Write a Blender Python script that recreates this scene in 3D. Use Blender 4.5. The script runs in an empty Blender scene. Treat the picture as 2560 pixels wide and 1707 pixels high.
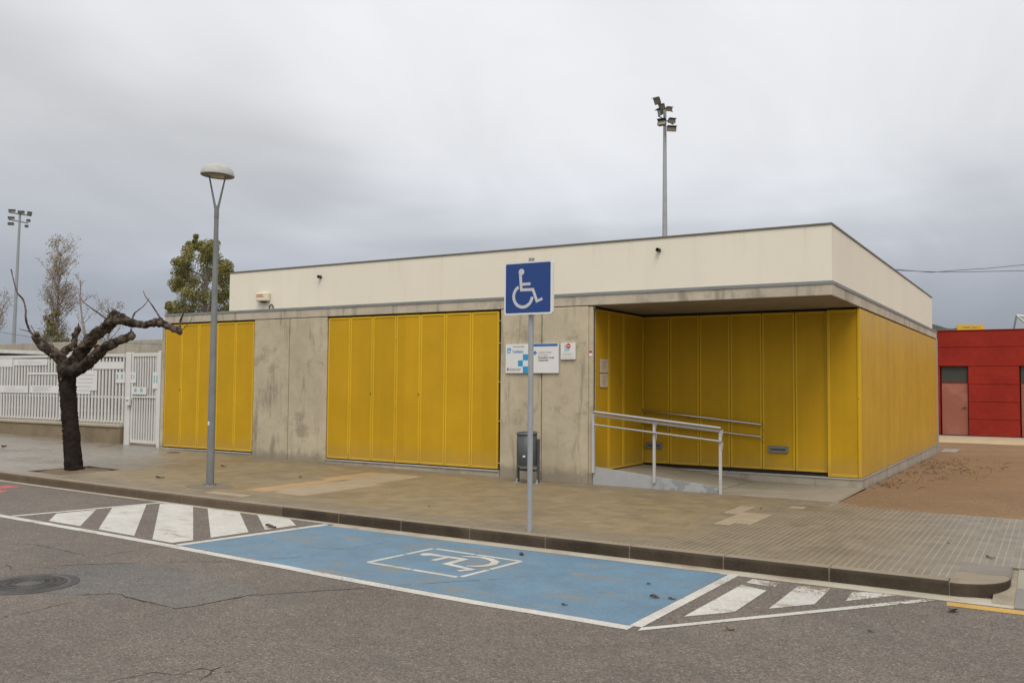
import bpy, bmesh, math, random
from mathutils import Vector, Matrix, noise as mnoise

R = math.radians
random.seed(11)
scene = bpy.context.scene
COL = scene.collection

# ------------------------------------------------------------------ camera
CAM = Vector((2.7928, -13.694, 1.7051))
FPX, YAW, PIT, ROL = 2246.387, 0.5442, 0.0479, 0.0083
_f = Vector((-math.sin(YAW) * math.cos(PIT), math.cos(YAW) * math.cos(PIT), math.sin(PIT)))
_r = Vector((math.cos(YAW), math.sin(YAW), 0))
_u = _r.cross(_f)
RT = _r * math.cos(ROL) + _u * math.sin(ROL)
UP = -_r * math.sin(ROL) + _u * math.cos(ROL)
cam_data = bpy.data.cameras.new('camera')
cam_data.sensor_width = 36.0
cam_data.lens = 36.0 * FPX / 2560.0
cam_data.clip_end = 3000
cam = bpy.data.objects.new('camera', cam_data)
COL.objects.link(cam)
cam.matrix_world = Matrix(((RT.x, UP.x, -_f.x, CAM.x), (RT.y, UP.y, -_f.y, CAM.y), (RT.z, UP.z, -_f.z, CAM.z), (0, 0, 0, 1)))
scene.camera = cam

# ------------------------------------------------------------------ world
world = bpy.data.worlds.new('World')
scene.world = world
world.use_nodes = True
wt = world.node_tree
wt.nodes.clear()


class NT:
    """small helper round a node tree"""
    def __init__(self, nt):
        self.nt = nt

    def n(self, t, **kw):
        nd = self.nt.nodes.new(t)
        for k, v in kw.items():
            setattr(nd, k, v)
        return nd

    def put(self, sock, v):
        if v is None:
            return
        if isinstance(v, bpy.types.NodeSocket):
            self.nt.links.new(v, sock)
        else:
            if isinstance(v, (tuple, list)) and len(v) == 3 and sock.type == 'RGBA':
                v = (*v, 1)
            sock.default_value = v

    def math(self, op, a, b=None, c=None, clamp=False):
        nd = self.n('ShaderNodeMath', operation=op, use_clamp=clamp)
        self.put(nd.inputs[0], a)
        self.put(nd.inputs[1], b)
        self.put(nd.inputs[2], c)
        return nd.outputs[0]

    def vmath(self, op, a, b=None, s=None):
        nd = self.n('ShaderNodeVectorMath', operation=op)
        self.put(nd.inputs[0], a)
        self.put(nd.inputs[1], b)
        if s is not None:
            self.put(nd.inputs['Scale'], s)
        return nd.outputs[0]

    def pos(self):
        return self.n('ShaderNodeNewGeometry').outputs['Position']

    def xyz(self, v):
        nd = self.n('ShaderNodeSeparateXYZ')
        self.put(nd.inputs[0], v)
        return nd.outputs

    def comb(self, x, y, z):
        nd = self.n('ShaderNodeCombineXYZ')
        for i, v in enumerate((x, y, z)):
            self.put(nd.inputs[i], v)
        return nd.outputs[0]

    def noise(self, scale, detail=3, rough=0.55, vec=None, dist=0.0):
        nd = self.n('ShaderNodeTexNoise')
        self.put(nd.inputs['Vector'], vec if vec is not None else self.pos())
        nd.inputs['Scale'].default_value = scale
        nd.inputs['Detail'].default_value = detail
        nd.inputs['Roughness'].default_value = rough
        nd.inputs['Distortion'].default_value = dist
        return nd.outputs['Fac']

    def voronoi(self, scale, vec=None, feature='F1'):
        nd = self.n('ShaderNodeTexVoronoi', feature=feature)
        self.put(nd.inputs['Vector'], vec if vec is not None else self.pos())
        nd.inputs['Scale'].default_value = scale
        return nd.outputs

    def white(self, vec):
        nd = self.n('ShaderNodeTexWhiteNoise')
        self.put(nd.inputs['Vector'], vec)
        return nd.outputs['Value']

    def mr(self, v, a, b, c=0.0, d=1.0, smooth=False):
        nd = self.n('ShaderNodeMapRange')
        if smooth:
            nd.interpolation_type = 'SMOOTHSTEP'
        self.put(nd.inputs['Value'], v)
        for k, x in zip(('From Min', 'From Max', 'To Min', 'To Max'), (a, b, c, d)):
            self.put(nd.inputs[k], x)
        return nd.outputs['Result']

    def mix(self, f, a, b, blend='MIX'):
        nd = self.n('ShaderNodeMix', data_type='RGBA', blend_type=blend)
        self.put(nd.inputs['Factor'], f)
        self.put(nd.inputs[6], a)
        self.put(nd.inputs[7], b)
        return nd.outputs[2]

    def scale(self, vec, s):
        return self.vmath('MULTIPLY', vec, s)

    def bump(self, h, strength=0.3, dist=0.01):
        nd = self.n('ShaderNodeBump')
        nd.inputs['Strength'].default_value = strength
        nd.inputs['Distance'].default_value = dist
        self.put(nd.inputs['Height'], h)
        return nd.outputs['Normal']


SUN_AZ = (0.55, -0.83)      # horizontal direction towards the veiled sun
SUN_EL = 57.0
SKY_OFF = (18.57, 21.4, 0.01)    # where in the cloud field the view falls
w = NT(wt)
out = w.n('ShaderNodeOutputWorld')
bg = w.n('ShaderNodeBackground')
sky = w.n('ShaderNodeTexSky')
sky.sky_type = 'NISHITA'
sky.sun_disc = False
sky.sun_elevation = R(SUN_EL)
sky.sun_rotation = math.atan2(SUN_AZ[0], SUN_AZ[1])
geo = w.n('ShaderNodeTexCoord').outputs['Generated']
d = w.vmath('NORMALIZE', geo)
dx, dy, dz = w.xyz(d)
el = w.math('MAXIMUM', dz, 0.0)
# overcast deck seen in perspective: clouds stretch towards the horizon
inv = w.math('DIVIDE', 1.0, w.math('ADD', el, 0.22))
cv = w.comb(w.math('MULTIPLY', dx, inv), w.math('MULTIPLY', dy, inv), 0.0)
n1 = w.noise(0.55, 4, 0.5, w.vmath('ADD', cv, SKY_OFF), 0.5)
n2 = w.noise(1.9, 5, 0.55, w.vmath('ADD', w.vmath('MULTIPLY', cv, (1.0, 0.5, 1.0)), (1.3, 2.2, 5.0)), 0.9)
big = w.mr(n1, 0.38, 0.62, 0.0, 1.0, True)
sm = w.mr(n2, 0.3, 0.7, 0.0, 1.0)
# luminance of an overcast sky: dim at the horizon, brighter overhead
lum = w.math('ADD', w.mr(el, 0.0, 0.20, 0.40, 0.76, True), w.math('MULTIPLY', el, 0.42))
lum = w.math('MULTIPLY', lum, w.mr(big, 0.0, 1.0, 0.73, 1.0))
lum = w.math('MULTIPLY', lum, w.mr(sm, 0.0, 1.0, 0.93, 1.07))
tint = w.mix(w.mr(el, 0.0, 0.28, 0.0, 1.0, True), (0.88, 0.955, 1.12), (0.995, 1.005, 1.03))
cloud = w.vmath('SCALE', tint, None, w.math('MULTIPLY', lum, 7.85))
mixed = w.mix(0.95, sky.outputs[0], cloud)
w.put(bg.inputs['Color'], mixed)
bg.inputs['Strength'].default_value = 0.10
wt.links.new(bg.outputs[0], out.inputs[0])

# ------------------------------------------------------------------ sun (veiled by cloud)
sd = bpy.data.lights.new('sun', 'SUN')
sd.energy = 1.5
sd.angle = R(30)
sd.color = (1.0, 0.93, 0.82)
so = bpy.data.objects.new('sun', sd)
COL.objects.link(so)
ce = math.cos(R(SUN_EL))
sv = Vector((SUN_AZ[0] * ce, SUN_AZ[1] * ce, math.sin(R(SUN_EL)) * math.hypot(*SUN_AZ))).normalized()
so.rotation_euler = (-sv).to_track_quat('-Z', 'Y').to_euler()
so.location = (10, -20, 20)

vs = scene.view_settings
vs.view_transform = 'Standard'
vs.look = 'None'
vs.exposure = 0.27
vs.gamma = 1.0
vs.use_curve_mapping = False
scene.render.engine = 'CYCLES'
scene.cycles.max_bounces = 6
scene.cycles.diffuse_bounces = 1
scene.cycles.use_denoising = True


# ------------------------------------------------------------------ measuring helpers
def ray(x, y):
    return _f + RT * ((x - 1280) / FPX) - UP * ((y - 853.5) / FPX)


def at(x, y, Y):
    """point of the upright plane at depth Y that the photo shows at pixel x, y"""
    v = ray(x, y)
    return CAM + v * ((Y - CAM.y) / v.y)


def far(x, y, dist):
    return CAM + ray(x, y) * dist


def G(x):
    """height of the pavement: it falls gently along the street"""
    x = min(x, 0.0)
    return 0.04 + 0.0006 * x * x if x > -15 else 0.175 + 0.018 * (-15 - x)


def RD(x):
    return G(x) - 0.13


def S(y):
    """height of the sandy yard"""
    return 0.035 - 0.0072 * max(-0.4, min(y, 19.0))


def on_ground(x, y, off=0.0):
    z = 0.1
    for _ in range(25):
        v = ray(x, y)
        p = CAM + v * ((z - CAM.z) / v.z)
        z = G(p.x) + off
    return p


# ------------------------------------------------------------------ object helpers
WL = {}


def link(name, me, parent=None, loc=(0, 0, 0), rot=None, local=False):
    o = bpy.data.objects.new(name, me)
    COL.objects.link(o)
    loc = Vector(loc)
    if parent is not None:
        o.parent = parent
        o.location = loc if local else loc - WL[parent.name]
    else:
        o.location = loc
    if rot:
        o.rotation_euler = rot
    WL[o.name] = (WL[parent.name] + loc) if (local and parent) else loc
    return o


def tag(o, label, cat, group=None):
    o['label'] = label
    o['category'] = cat
    if group:
        o['group'] = group
    return o


def thing(name, label, cat, loc=(0, 0, 0), group=None):
    o = link(name, None, None, loc)
    o.empty_display_size = 0.2
    return tag(o, label, cat, group)


def struct(name, me, kind='structure', parent=None, loc=(0, 0, 0)):
    o = link(name, me, parent, loc)
    o['kind'] = kind
    return o


class MB:
    """collects shapes into one mesh"""
    def __init__(self):
        self.v, self.f, self.m, self.sm = [], [], [], []

    def add(self, vs, fs, mi=0, smooth=False):
        b = len(self.v)
        self.v += [tuple(p) for p in vs]
        for f in fs:
            self.f.append([i + b for i in f])
            self.m.append(mi)
            self.sm.append(smooth)
        return self

    def box(self, x0, x1, y0, y1, z0, z1, mi=0):
        v = [(x0, y0, z0), (x1, y0, z0), (x1, y1, z0), (x0, y1, z0), (x0, y0, z1), (x1, y0, z1), (x1, y1, z1), (x0, y1, z1)]
        return self.add(v, [(3, 2, 1, 0), (4, 5, 6, 7), (0, 1, 5, 4), (1, 2, 6, 5), (2, 3, 7, 6), (3, 0, 4, 7)], mi)

    def bbox(self, x0, x1, y0, y1, z0, z1, b=0.01, mi=0):
        """box with chamfered edges"""
        bm = bmesh.new()
        bmesh.ops.create_cube(bm, size=1.0)
        for v in bm.verts:
            v.co = Vector((x0 if v.co.x < 0 else x1, y0 if v.co.y < 0 else y1, z0 if v.co.z < 0 else z1))
        bmesh.ops.bevel(bm, geom=bm.edges[:], offset=b, segments=1, affect='EDGES')
        bm.verts.index_update()
        self.add([v.co[:] for v in bm.verts], [[v.index for v in f.verts] for f in bm.faces], mi)
        bm.free()
        return self

    def tube(self, pts, rad, seg=10, mi=0, caps=True, jit=0.0, freq=6.0):
        pts = [Vector(p) for p in pts]
        if not isinstance(rad, (list, tuple)):
            rad = [rad] * len(pts)
        rings = []
        ref = None
        for i, p in enumerate(pts):
            t = (pts[min(i + 1, len(pts) - 1)] - pts[max(i - 1, 0)]).normalized()
            if ref is None:
                a = Vector((0, 0, 1)) if abs(t.z) < 0.9 else Vector((1, 0, 0))
                ref = t.cross(a).normalized()
            ref = (ref - t * ref.dot(t)).normalized()
            b = t.cross(ref)
            ring = []
            for k in range(seg):
                a = 2 * math.pi * k / seg
                off = (ref * math.cos(a) + b * math.sin(a))
                r = rad[i]
                if jit:
                    q_ = p + off * rad[i]
                    r *= 1 + jit * (1.5 * mnoise.noise(q_ * freq) + 0.9 * mnoise.noise(q_ * freq * 2.6) + 0.6 * mnoise.noise(q_ * freq * 6.0))
                ring.append(p + off * r)
            rings.append(ring)
        v = [q for ring in rings for q in ring]
        f = []
        for i in range(len(pts) - 1):
            for k in range(seg):
                k2 = (k + 1) % seg
                f.append((i * seg + k, i * seg + k2, (i + 1) * seg + k2, (i + 1) * seg + k))
        self.add(v, f, mi, True)
        if caps:
            self.add(rings[0], [tuple(range(seg - 1, -1, -1))], mi)
            self.add(rings[-1], [tuple(range(seg))], mi)
        return self

    def lathe(self, c, prof, seg=24, mi=0, smooth=True, rot=None):
        c = Vector(c)
        v, f = [], []
        for (r, z) in prof:
            for k in range(seg):
                a = 2 * math.pi * k / seg
                p = Vector((r * math.cos(a), r * math.sin(a), z))
                if rot:
                    p = rot @ p
                v.append(c + p)
        for i in range(len(prof) - 1):
            for k in range(seg):
                k2 = (k + 1) % seg
                f.append((i * seg + k, i * seg + k2, (i + 1) * seg + k2, (i + 1) * seg + k))
        return self.add(v, f, mi, smooth)

    def prism(self, poly, axis, a, b, mi=0):
        """polygon extruded along an axis from a to b"""
        def mk(p, t):
            return (t, p[0], p[1]) if axis == 'x' else (p[0], t, p[1]) if axis == 'y' else (p[0], p[1], t)
        n = len(poly)
        v = [mk(p, a) for p in poly] + [mk(p, b) for p in poly]
        f = [tuple(range(n - 1, -1, -1)), tuple(range(n, 2 * n))]
        f += [(i, (i + 1) % n, n + (i + 1) % n, n + i) for i in range(n)]
        return self.add(v, f, mi)

    def mesh(self, name, mats):
        me = bpy.data.meshes.new(name)
        me.from_pydata(self.v, [], self.f)
        me.polygons.foreach_set('material_index', self.m)
        me.polygons.foreach_set('use_smooth', self.sm)
        for m in (mats if isinstance(mats, (list, tuple)) else [mats]):
            me.materials.append(m)
        bm = bmesh.new()
        bm.from_mesh(me)
        bmesh.ops.recalc_face_normals(bm, faces=bm.faces)
        bm.to_mesh(me)
        bm.free()
        return me

    def build(self, name, mats, parent=None, loc=(0, 0, 0), rot=None, local=False):
        return link(name, self.mesh(name, mats), parent, loc, rot, local)


# ------------------------------------------------------------------ materials
MATS = {}


def newmat(name):
    m = bpy.data.materials.new(name)
    m.use_nodes = True
    t = NT(m.node_tree)
    bs = m.node_tree.nodes['Principled BSDF']
    MATS[name] = m
    return m, t, bs


def plain(name, col, rough=0.6, metal=0.0, var=0.12, vscale=3.0, fine=60.0, bump=0.05, spec=0.4, dirt=None, dirtamt=0.3, dscale=1.2):
    m, t, bs = newmat(name)
    n = t.noise(vscale, 4)
    f = t.noise(fine, 2)
    v = t.math('ADD', t.mr(n, 0.3, 0.7, 1 - var, 1 + var), t.mr(f, 0.3, 0.7, -var * 0.4, var * 0.4))
    c = t.vmath('SCALE', (col[0], col[1], col[2]), None, v)
    if dirt:
        c = t.mix(t.math('MULTIPLY', t.mr(t.noise(dscale, 5, 0.65), 0.5, 0.68, 0, 1, True), dirtamt), c, dirt)
    t.put(bs.inputs['Base Color'], c)
    bs.inputs['Roughness'].default_value = rough
    bs.inputs['Metallic'].default_value = metal
    bs.inputs['Specular IOR Level'].default_value = spec
    if bump:
        t.put(bs.inputs['Normal'], t.bump(t.noise(fine, 3), bump, 0.01))
    return m


# asphalt -------------------------------------------------
def asphalt_nodes(t, base=(0.142, 0.117, 0.096)):
    big = t.noise(0.55, 5, 0.6)
    mid = t.noise(5.0, 4, 0.6)
    g = t.voronoi(85.0)
    gc = t.xyz(g['Color'])[0]
    grain = t.mr(gc, 0.0, 1.0, 0.60, 1.42)
    fine = t.noise(70.0, 2, 0.7)
    v = t.math('MULTIPLY', t.mr(big, 0.3, 0.7, 0.86, 1.12), t.mr(mid, 0.3, 0.7, 0.90, 1.10))
    v = t.math('MULTIPLY', v, grain)
    v = t.math('MULTIPLY', v, t.mr(fine, 0.3, 0.7, 0.86, 1.14))
    c = t.vmath('SCALE', base, None, v)
    # scattered pale stones
    sp = t.mr(gc, 0.965, 0.98, 0, 0.45)
    c = t.mix(sp, c, (0.36, 0.33, 0.28))
    hgt = t.math('ADD', t.math('MULTIPLY', g['Distance'], 1.0), t.math('MULTIPLY', fine, 0.5))
    return c, hgt, v


m, t, bs = newmat('asphalt')
c, h, v = asphalt_nodes(t)
st = t.mr(t.noise(0.9, 5, 0.65, t.scale(t.pos(), (1.0, 2.0, 1.0))), 0.56, 0.70, 0, 0.35, True)
c = t.mix(st, c, (0.09, 0.085, 0.082))
t.put(bs.inputs['Base Color'], c)
bs.inputs['Roughness'].default_value = 0.72
t.put(bs.inputs['Normal'], t.bump(h, 0.55, 0.006))

m, t, bs = newmat('asphalt_patch')
c, h, v = asphalt_nodes(t, (0.112, 0.102, 0.091))
px, py, pz = t.xyz(t.pos())
lat = t.math('ADD', px, t.math('MULTIPLY', t.math('SUBTRACT', t.noise(1.6, 5, 0.65), 0.5), 1.6))
c = t.mix(t.mr(lat, -4.5, -3.3, 0, 0.65, True), c, t.vmath('SCALE', (0.138, 0.125, 0.105), None, v))
t.put(bs.inputs['Base Color'], c)
bs.inputs['Roughness'].default_value = 0.6
t.put(bs.inputs['Normal'], t.bump(h, 0.3, 0.005))


def paint(name, col, wear=0.53, width=0.03, kerbwear=False, stain=None, stainamt=0.0, rough=0.6):
    m, t, bs = newmat(name)
    ac, h, v = asphalt_nodes(t)
    n = t.noise(1.7, 3, 0.6)
    f = t.noise(38.0, 3, 0.75)
    k = t.math('ADD', t.math('MULTIPLY', n, 0.45), t.math('MULTIPLY', f, 0.55))
    thr = wear
    if kerbwear:
        px, py, pz = t.xyz(t.pos())
        e = t.math('MULTIPLY', t.mr(py, -6.2, -5.25, 0, 1, True), t.mr(px, 0.0, 0.5, 0, 1))
        thr = t.math('SUBTRACT', wear, t.math('MULTIPLY', e, 0.145))
        ac = t.mix(t.math('MULTIPLY', e, 0.6), ac, (0.24, 0.165, 0.10))
    mask = t.mr(t.math('SUBTRACT', k, thr), 0.0, width, 0, 1)
    pc = t.vmath('SCALE', col, None, t.math('MULTIPLY', t.mr(t.noise(3.0, 4), 0.3, 0.7, 0.88, 1.09), t.mr(v, 0.6, 1.4, 0.86, 1.12)))
    if stain:
        s1 = t.mr(t.noise(1.5, 5, 0.7, t.scale(t.pos(), (0.8, 1.6, 1.0))), 0.52, 0.70, 0, stainamt, True)
        pc = t.mix(s1, pc, stain)
        s2 = t.mr(t.noise(3.2, 6, 0.78, t.scale(t.pos(), (0.6, 1.5, 1.0))), 0.565, 0.64, 0, 0.65, True)
        pc = t.mix(s2, pc, (0.27, 0.20, 0.13))
    t.put(bs.inputs['Base Color'], t.mix(mask, pc, ac))
    bs.inputs['Roughness'].default_value = rough
    t.put(bs.inputs['Normal'], t.bump(h, 0.25, 0.005))
    return m


paint('white_paint', (0.56, 0.545, 0.50), 0.615, 0.04, True, (0.42, 0.40, 0.36), 0.5)
paint('blue_paint', (0.122, 0.218, 0.305), 0.615, 0.05, False, (0.165, 0.20, 0.215), 0.95, 0.6)
paint('yellow_paint', (0.50, 0.31, 0.06), 0.60, 0.05)
paint('red_paint', (0.48, 0.09, 0.08), 0.60, 0.05)

# concrete ------------------------------------------------


def concrete(name, col, dark, drip=True, base_damp=True, pores=True, amt=0.55):
    m, t, bs = newmat(name)
    p = t.pos()
    px, py, pz = t.xyz(p)
    big = t.noise(0.9, 6, 0.62)
    n2 = t.noise(3.4, 6, 0.68, None, 0.5)
    v = t.math('MULTIPLY', t.mr(big, 0.3, 0.7, 0.86, 1.12), t.mr(n2, 0.3, 0.7, 0.90, 1.10))
    v = t.math('MULTIPLY', v, t.mr(t.noise(45.0, 3, 0.7), 0.3, 0.7, 0.94, 1.06))
    c = t.vmath('SCALE', col, None, v)
    if drip:
        st = t.noise(1.0, 6, 0.7, t.scale(p, (3.2, 3.2, 0.45)), 0.4)
        c = t.mix(t.mr(st, 0.52, 0.66, 0, amt, True), c, dark)
        cl = t.noise(1.6, 6, 0.7, t.vmath('ADD', p, (9, 4, 2)))
        c = t.mix(t.mr(cl, 0.54, 0.68, 0, amt * 0.8, True), c, dark)
    if base_damp:
        edge = t.math('ADD', pz, t.math('MULTIPLY', t.noise(4.0, 5, 0.7), -0.35))
        c = t.mix(t.mr(edge, -0.02, 0.16, 0.7, 0.0, True), c, dark)
    if pores:
        po = t.mr(t.voronoi(9.0)['Distance'], 0.035, 0.09, 1, 0)
        pm = t.mr(t.noise(1.3, 3), 0.45, 0.6, 0, 0.55, True)
        c = t.mix(t.math('MULTIPLY', po, pm), c, (dark[0] * 0.6, dark[1] * 0.6, dark[2] * 0.55))
    t.put(bs.inputs['Base Color'], c)
    bs.inputs['Roughness'].default_value = 0.82
    t.put(bs.inputs['Normal'], t.bump(t.math('ADD', n2, t.noise(45.0, 3, 0.7)), 0.25, 0.01))
    return m


concrete('concrete_wall', (0.525, 0.455, 0.325), (0.235, 0.20, 0.150), True, True, True, 0.7)
concrete('concrete_slab', (0.53, 0.468, 0.365), (0.25, 0.22, 0.175), True, False, True, 0.7)
concrete('concrete_base', (0.43, 0.375, 0.295), (0.20, 0.17, 0.13), True, False, False, 0.5)
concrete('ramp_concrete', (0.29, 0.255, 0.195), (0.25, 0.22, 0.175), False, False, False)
concrete('soffit_shade_concrete', (0.29, 0.245, 0.175), (0.20, 0.165, 0.115), True, False, True, 0.5)  # stained slab underside, with canopy shade also put into its darker colour
concrete('far_concrete', (0.44, 0.40, 0.32), (0.30, 0.27, 0.22), True, False, False)

m, t, bs = newmat('ramp_paint')       # grey paint of the ramp's side wall, patched
c = t.vmath('SCALE', (0.40, 0.41, 0.41), None, t.mr(t.noise(5.0, 4), 0.3, 0.7, 0.93, 1.06))
px, py, pz = t.xyz(t.pos())
pm = t.math('MULTIPLY', t.mr(t.noise(3.2, 4, 0.6, t.vmath('ADD', t.pos(), (2.3, 0, 4.0))), 0.48, 0.50, 0, 1), t.mr(px, -2.75, -2.6, 0, 1))
c = t.mix(pm, c, (0.285, 0.295, 0.30))
t.put(bs.inputs['Base Color'], c)
bs.inputs['Roughness'].default_value = 0.7

# cream render of the upper storey ---------------------------
m, t, bs = newmat('cream_render')
p = t.pos()
px, py, pz = t.xyz(p)
v = t.math('MULTIPLY', t.mr(t.noise(0.5, 4), 0.3, 0.7, 0.965, 1.035), t.mr(t.noise(120.0, 2), 0.3, 0.7, 0.975, 1.025))
c = t.vmath('SCALE', (0.84, 0.785, 0.655), None, v)
st = t.noise(1.0, 5, 0.65, t.scale(p, (2.6, 2.6, 0.3)))
c = t.mix(t.math('MULTIPLY', t.mr(st, 0.5, 0.75, 0, 0.15, True), t.mr(pz, 3.25, 4.1, 1.0, 0.35)), c, (0.56, 0.47, 0.37))
rs = t.math('MULTIPLY', t.mr(t.noise(1.0, 4, 0.6, t.scale(p, (7.0, 7.0, 0.12))), 0.55, 0.72, 0, 1, True), t.mr(pz, 3.55, 4.12, 0.0, 0.22))
c = t.mix(rs, c, (0.50, 0.44, 0.35))
t.put(bs.inputs['Base Color'], c)
bs.inputs['Roughness'].default_value = 0.85
t.put(bs.inputs['Normal'], t.bump(t.noise(160.0, 2), 0.12, 0.004))


# yellow steel ---------------------------------------------
def yellow(name, col, streak=0.0, rough=0.42, vein=0.0, board=False, spec=0.3):
    m, t, bs = newmat(name)
    p = t.pos()
    px, py, pz = t.xyz(p)
    v = t.mr(t.noise(1.1, 4, 0.6), 0.3, 0.7, 0.93, 1.07)
    v = t.math('MULTIPLY', v, t.mr(t.noise(1.0, 4, 0.6, t.scale(p, (14.0, 14.0, 0.5))), 0.3, 0.7, 1 - vein, 1 + vein))
    if not board:
        kk = t.white(t.comb(t.math('FLOOR', t.math('DIVIDE', t.math('ADD', px, 14.94), 0.5855)), t.math('FLOOR', t.math('DIVIDE', py, 0.64)), 7.0))
        v = t.math('MULTIPLY', v, t.mr(kk, 0, 1, 0.955, 1.045))
    if board:
        k = t.white(t.comb(0.0, t.math('FLOOR', t.math('DIVIDE', py, 0.2)), 3.0))
        v = t.math('MULTIPLY', v, t.mr(k, 0, 1, 0.945, 1.055))
    c = t.vmath('SCALE', col, None, v)
    if streak:
        s = t.noise(1.0, 4, 0.6, t.scale(p, (5.5, 5.5, 0.05)))
        hgt = t.math('ADD', pz, t.math('MULTIPLY', t.noise(1.0, 2, 0.5, t.scale(p, (9.0, 9.0, 0.0))), -1.3))
        c = t.mix(t.math('MULTIPLY', t.mr(s, 0.42, 0.62, 0, 1), t.mr(hgt, 1.75, 2.05, 0, streak, True)), c, (0.60, 0.46, 0.19))
    foot = t.math('ADD', pz, t.math('MULTIPLY', t.noise(3.0, 5, 0.7), -0.5))
    c = t.mix(t.mr(foot, -0.05, 0.40, 0.35, 0.0, True), c, (0.42, 0.29, 0.11))
    t.put(bs.inputs['Base Color'], c)
    t.put(bs.inputs['Roughness'], t.mr(t.noise(4.0, 3), 0.3, 0.7, rough - 0.05, rough + 0.1))
    bs.inputs['Specular IOR Level'].default_value = spec
    t.put(bs.inputs['Normal'], t.bump(t.noise(2.2, 3), 0.25, 0.02))
    return m


yellow('yellow_sheet', (0.565, 0.328, 0.017), 0.0, 0.6, 0.02, False, 0.12)
yellow('yellow_frame', (0.70, 0.435, 0.020), 0.0, 0.45, 0.02, False, 0.25)
yellow('yellow_board', (0.60, 0.355, 0.030), 0.40, 0.45, 0.035, True, 0.3)

# pavement tiles ---------------------------------------------
m, t, bs = newmat('paving_tile')
p = t.pos()
px, py, pz = t.xyz(p)
tile = t.comb(t.math('FLOOR', t.math('DIVIDE', px, 0.2)), t.math('FLOOR', t.math('DIVIDE', py, 0.2)), 1.0)
rnd = t.white(tile)
big = t.noise(0.7, 5, 0.6)
med = t.noise(3.0, 5, 0.65)
v = t.math('MULTIPLY', t.mr(rnd, 0, 1, 0.88, 1.10), t.mr(med, 0.3, 0.7, 0.88, 1.10))
v = t.math('MULTIPLY', v, t.mr(t.noise(80.0, 3, 0.7), 0.3, 0.7, 0.92, 1.08))
right = t.mr(t.math('ADD', px, t.math('MULTIPLY', big, 1.2)), 1.4, 3.2, 0, 1, True)
grey = t.mix(right, (0.202, 0.160, 0.102), (0.230, 0.202, 0.160))
left = t.mr(t.math('ADD', px, t.math('MULTIPLY', big, 3.0)), -12.6, -9.2, 1, 0, True)
grey = t.mix(left, grey, (0.245, 0.225, 0.195))
c = t.vmath('SCALE', grey, None, v)
# fine ribs of each tile: pale joints along the depth, thin dark ribs across
fx = t.math('FRACT', t.math('DIVIDE', px, 0.066667))
fy = t.math('FRACT', t.math('DIVIDE', py, 0.05))
lx = t.mr(t.math('ABSOLUTE', t.math('SUBTRACT', fx, 0.5)), 0.39, 0.47, 0, 1)
ly = t.mr(t.math('ABSOLUTE', t.math('SUBTRACT', fy, 0.5)), 0.37, 0.46, 0, 1)
vis = t.mr(t.noise(1.1, 4, 0.6), 0.33, 0.52, 0.25, 1.0)
c = t.mix(t.math('MULTIPLY', t.math('MULTIPLY', ly, vis), 0.55), c, (0.13, 0.105, 0.08))
c = t.mix(t.math('MULTIPLY', t.math('MULTIPLY', lx, vis), 0.75), c, t.mix(right, (0.40, 0.335, 0.235), (0.37, 0.33, 0.275)))
# sandy silt washed over the middle of the pavement
wob = t.math('MULTIPLY', t.math('SUBTRACT', t.noise(1.2, 5, 0.65), 0.5), 1.5)
dm = t.math('MULTIPLY', t.mr(t.math('ADD', px, wob), -1.25, -0.45, 1, 0, True), t.mr(t.math('ADD', px, t.math('MULTIPLY', wob, 1.6)), -13.0, -10.2, 0, 1, True))
ey = t.math('ADD', py, t.math('MULTIPLY', wob, 0.25))
dm = t.math('MULTIPLY', dm, t.mr(ey, -4.45, -4.2, 0, 1, True))
dm = t.math('MULTIPLY', dm, t.mr(ey, -0.75, -0.35, 1, 0.25, True))
silt = t.mix(t.mr(t.noise(0.8, 5, 0.65, t.vmath('ADD', p, (5, 5, 0))), 0.35, 0.65), (0.265, 0.188, 0.094), (0.252, 0.197, 0.110))
silt = t.vmath('SCALE', silt, None, t.math('MULTIPLY', v, t.mr(t.noise(16.0, 4, 0.7), 0.3, 0.7, 0.92, 1.08)))
cover = t.math('MULTIPLY', dm, t.mr(t.noise(5.0, 5, 0.75), 0.30, 0.62, 0.50, 0.96))
c = t.mix(cover, c, silt)
# damp stains
wet = t.mr(t.noise(0.8, 5, 0.65, t.vmath('ADD', p, (1, 8, 0))), 0.52, 0.64, 0, 1, True)
c = t.mix(t.math('MULTIPLY', wet, 0.36), c, (0.13, 0.108, 0.08))
spk = t.mr(t.voronoi(7.0)['Distance'], 0.02, 0.06, 0.6, 0.0)
c = t.mix(t.math('MULTIPLY', spk, t.mr(t.noise(2.0, 2), 0.5, 0.6)), c, (0.09, 0.07, 0.05))
t.put(bs.inputs['Base Color'], c)
ro = t.mix(left, (0.62, 0.62, 0.62), (0.30, 0.30, 0.30))
t.put(bs.inputs['Roughness'], t.math('SUBTRACT', t.xyz(ro)[0], t.math('MULTIPLY', wet, 0.16)))
hh = t.math('SUBTRACT', t.noise(60.0, 3), t.math('MULTIPLY', t.math('MAXIMUM', lx, ly), t.math('SUBTRACT', 1.0, t.math('MULTIPLY', cover, 0.8))))
t.put(bs.inputs['Normal'], t.bump(hh, 0.3, 0.003))

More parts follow.
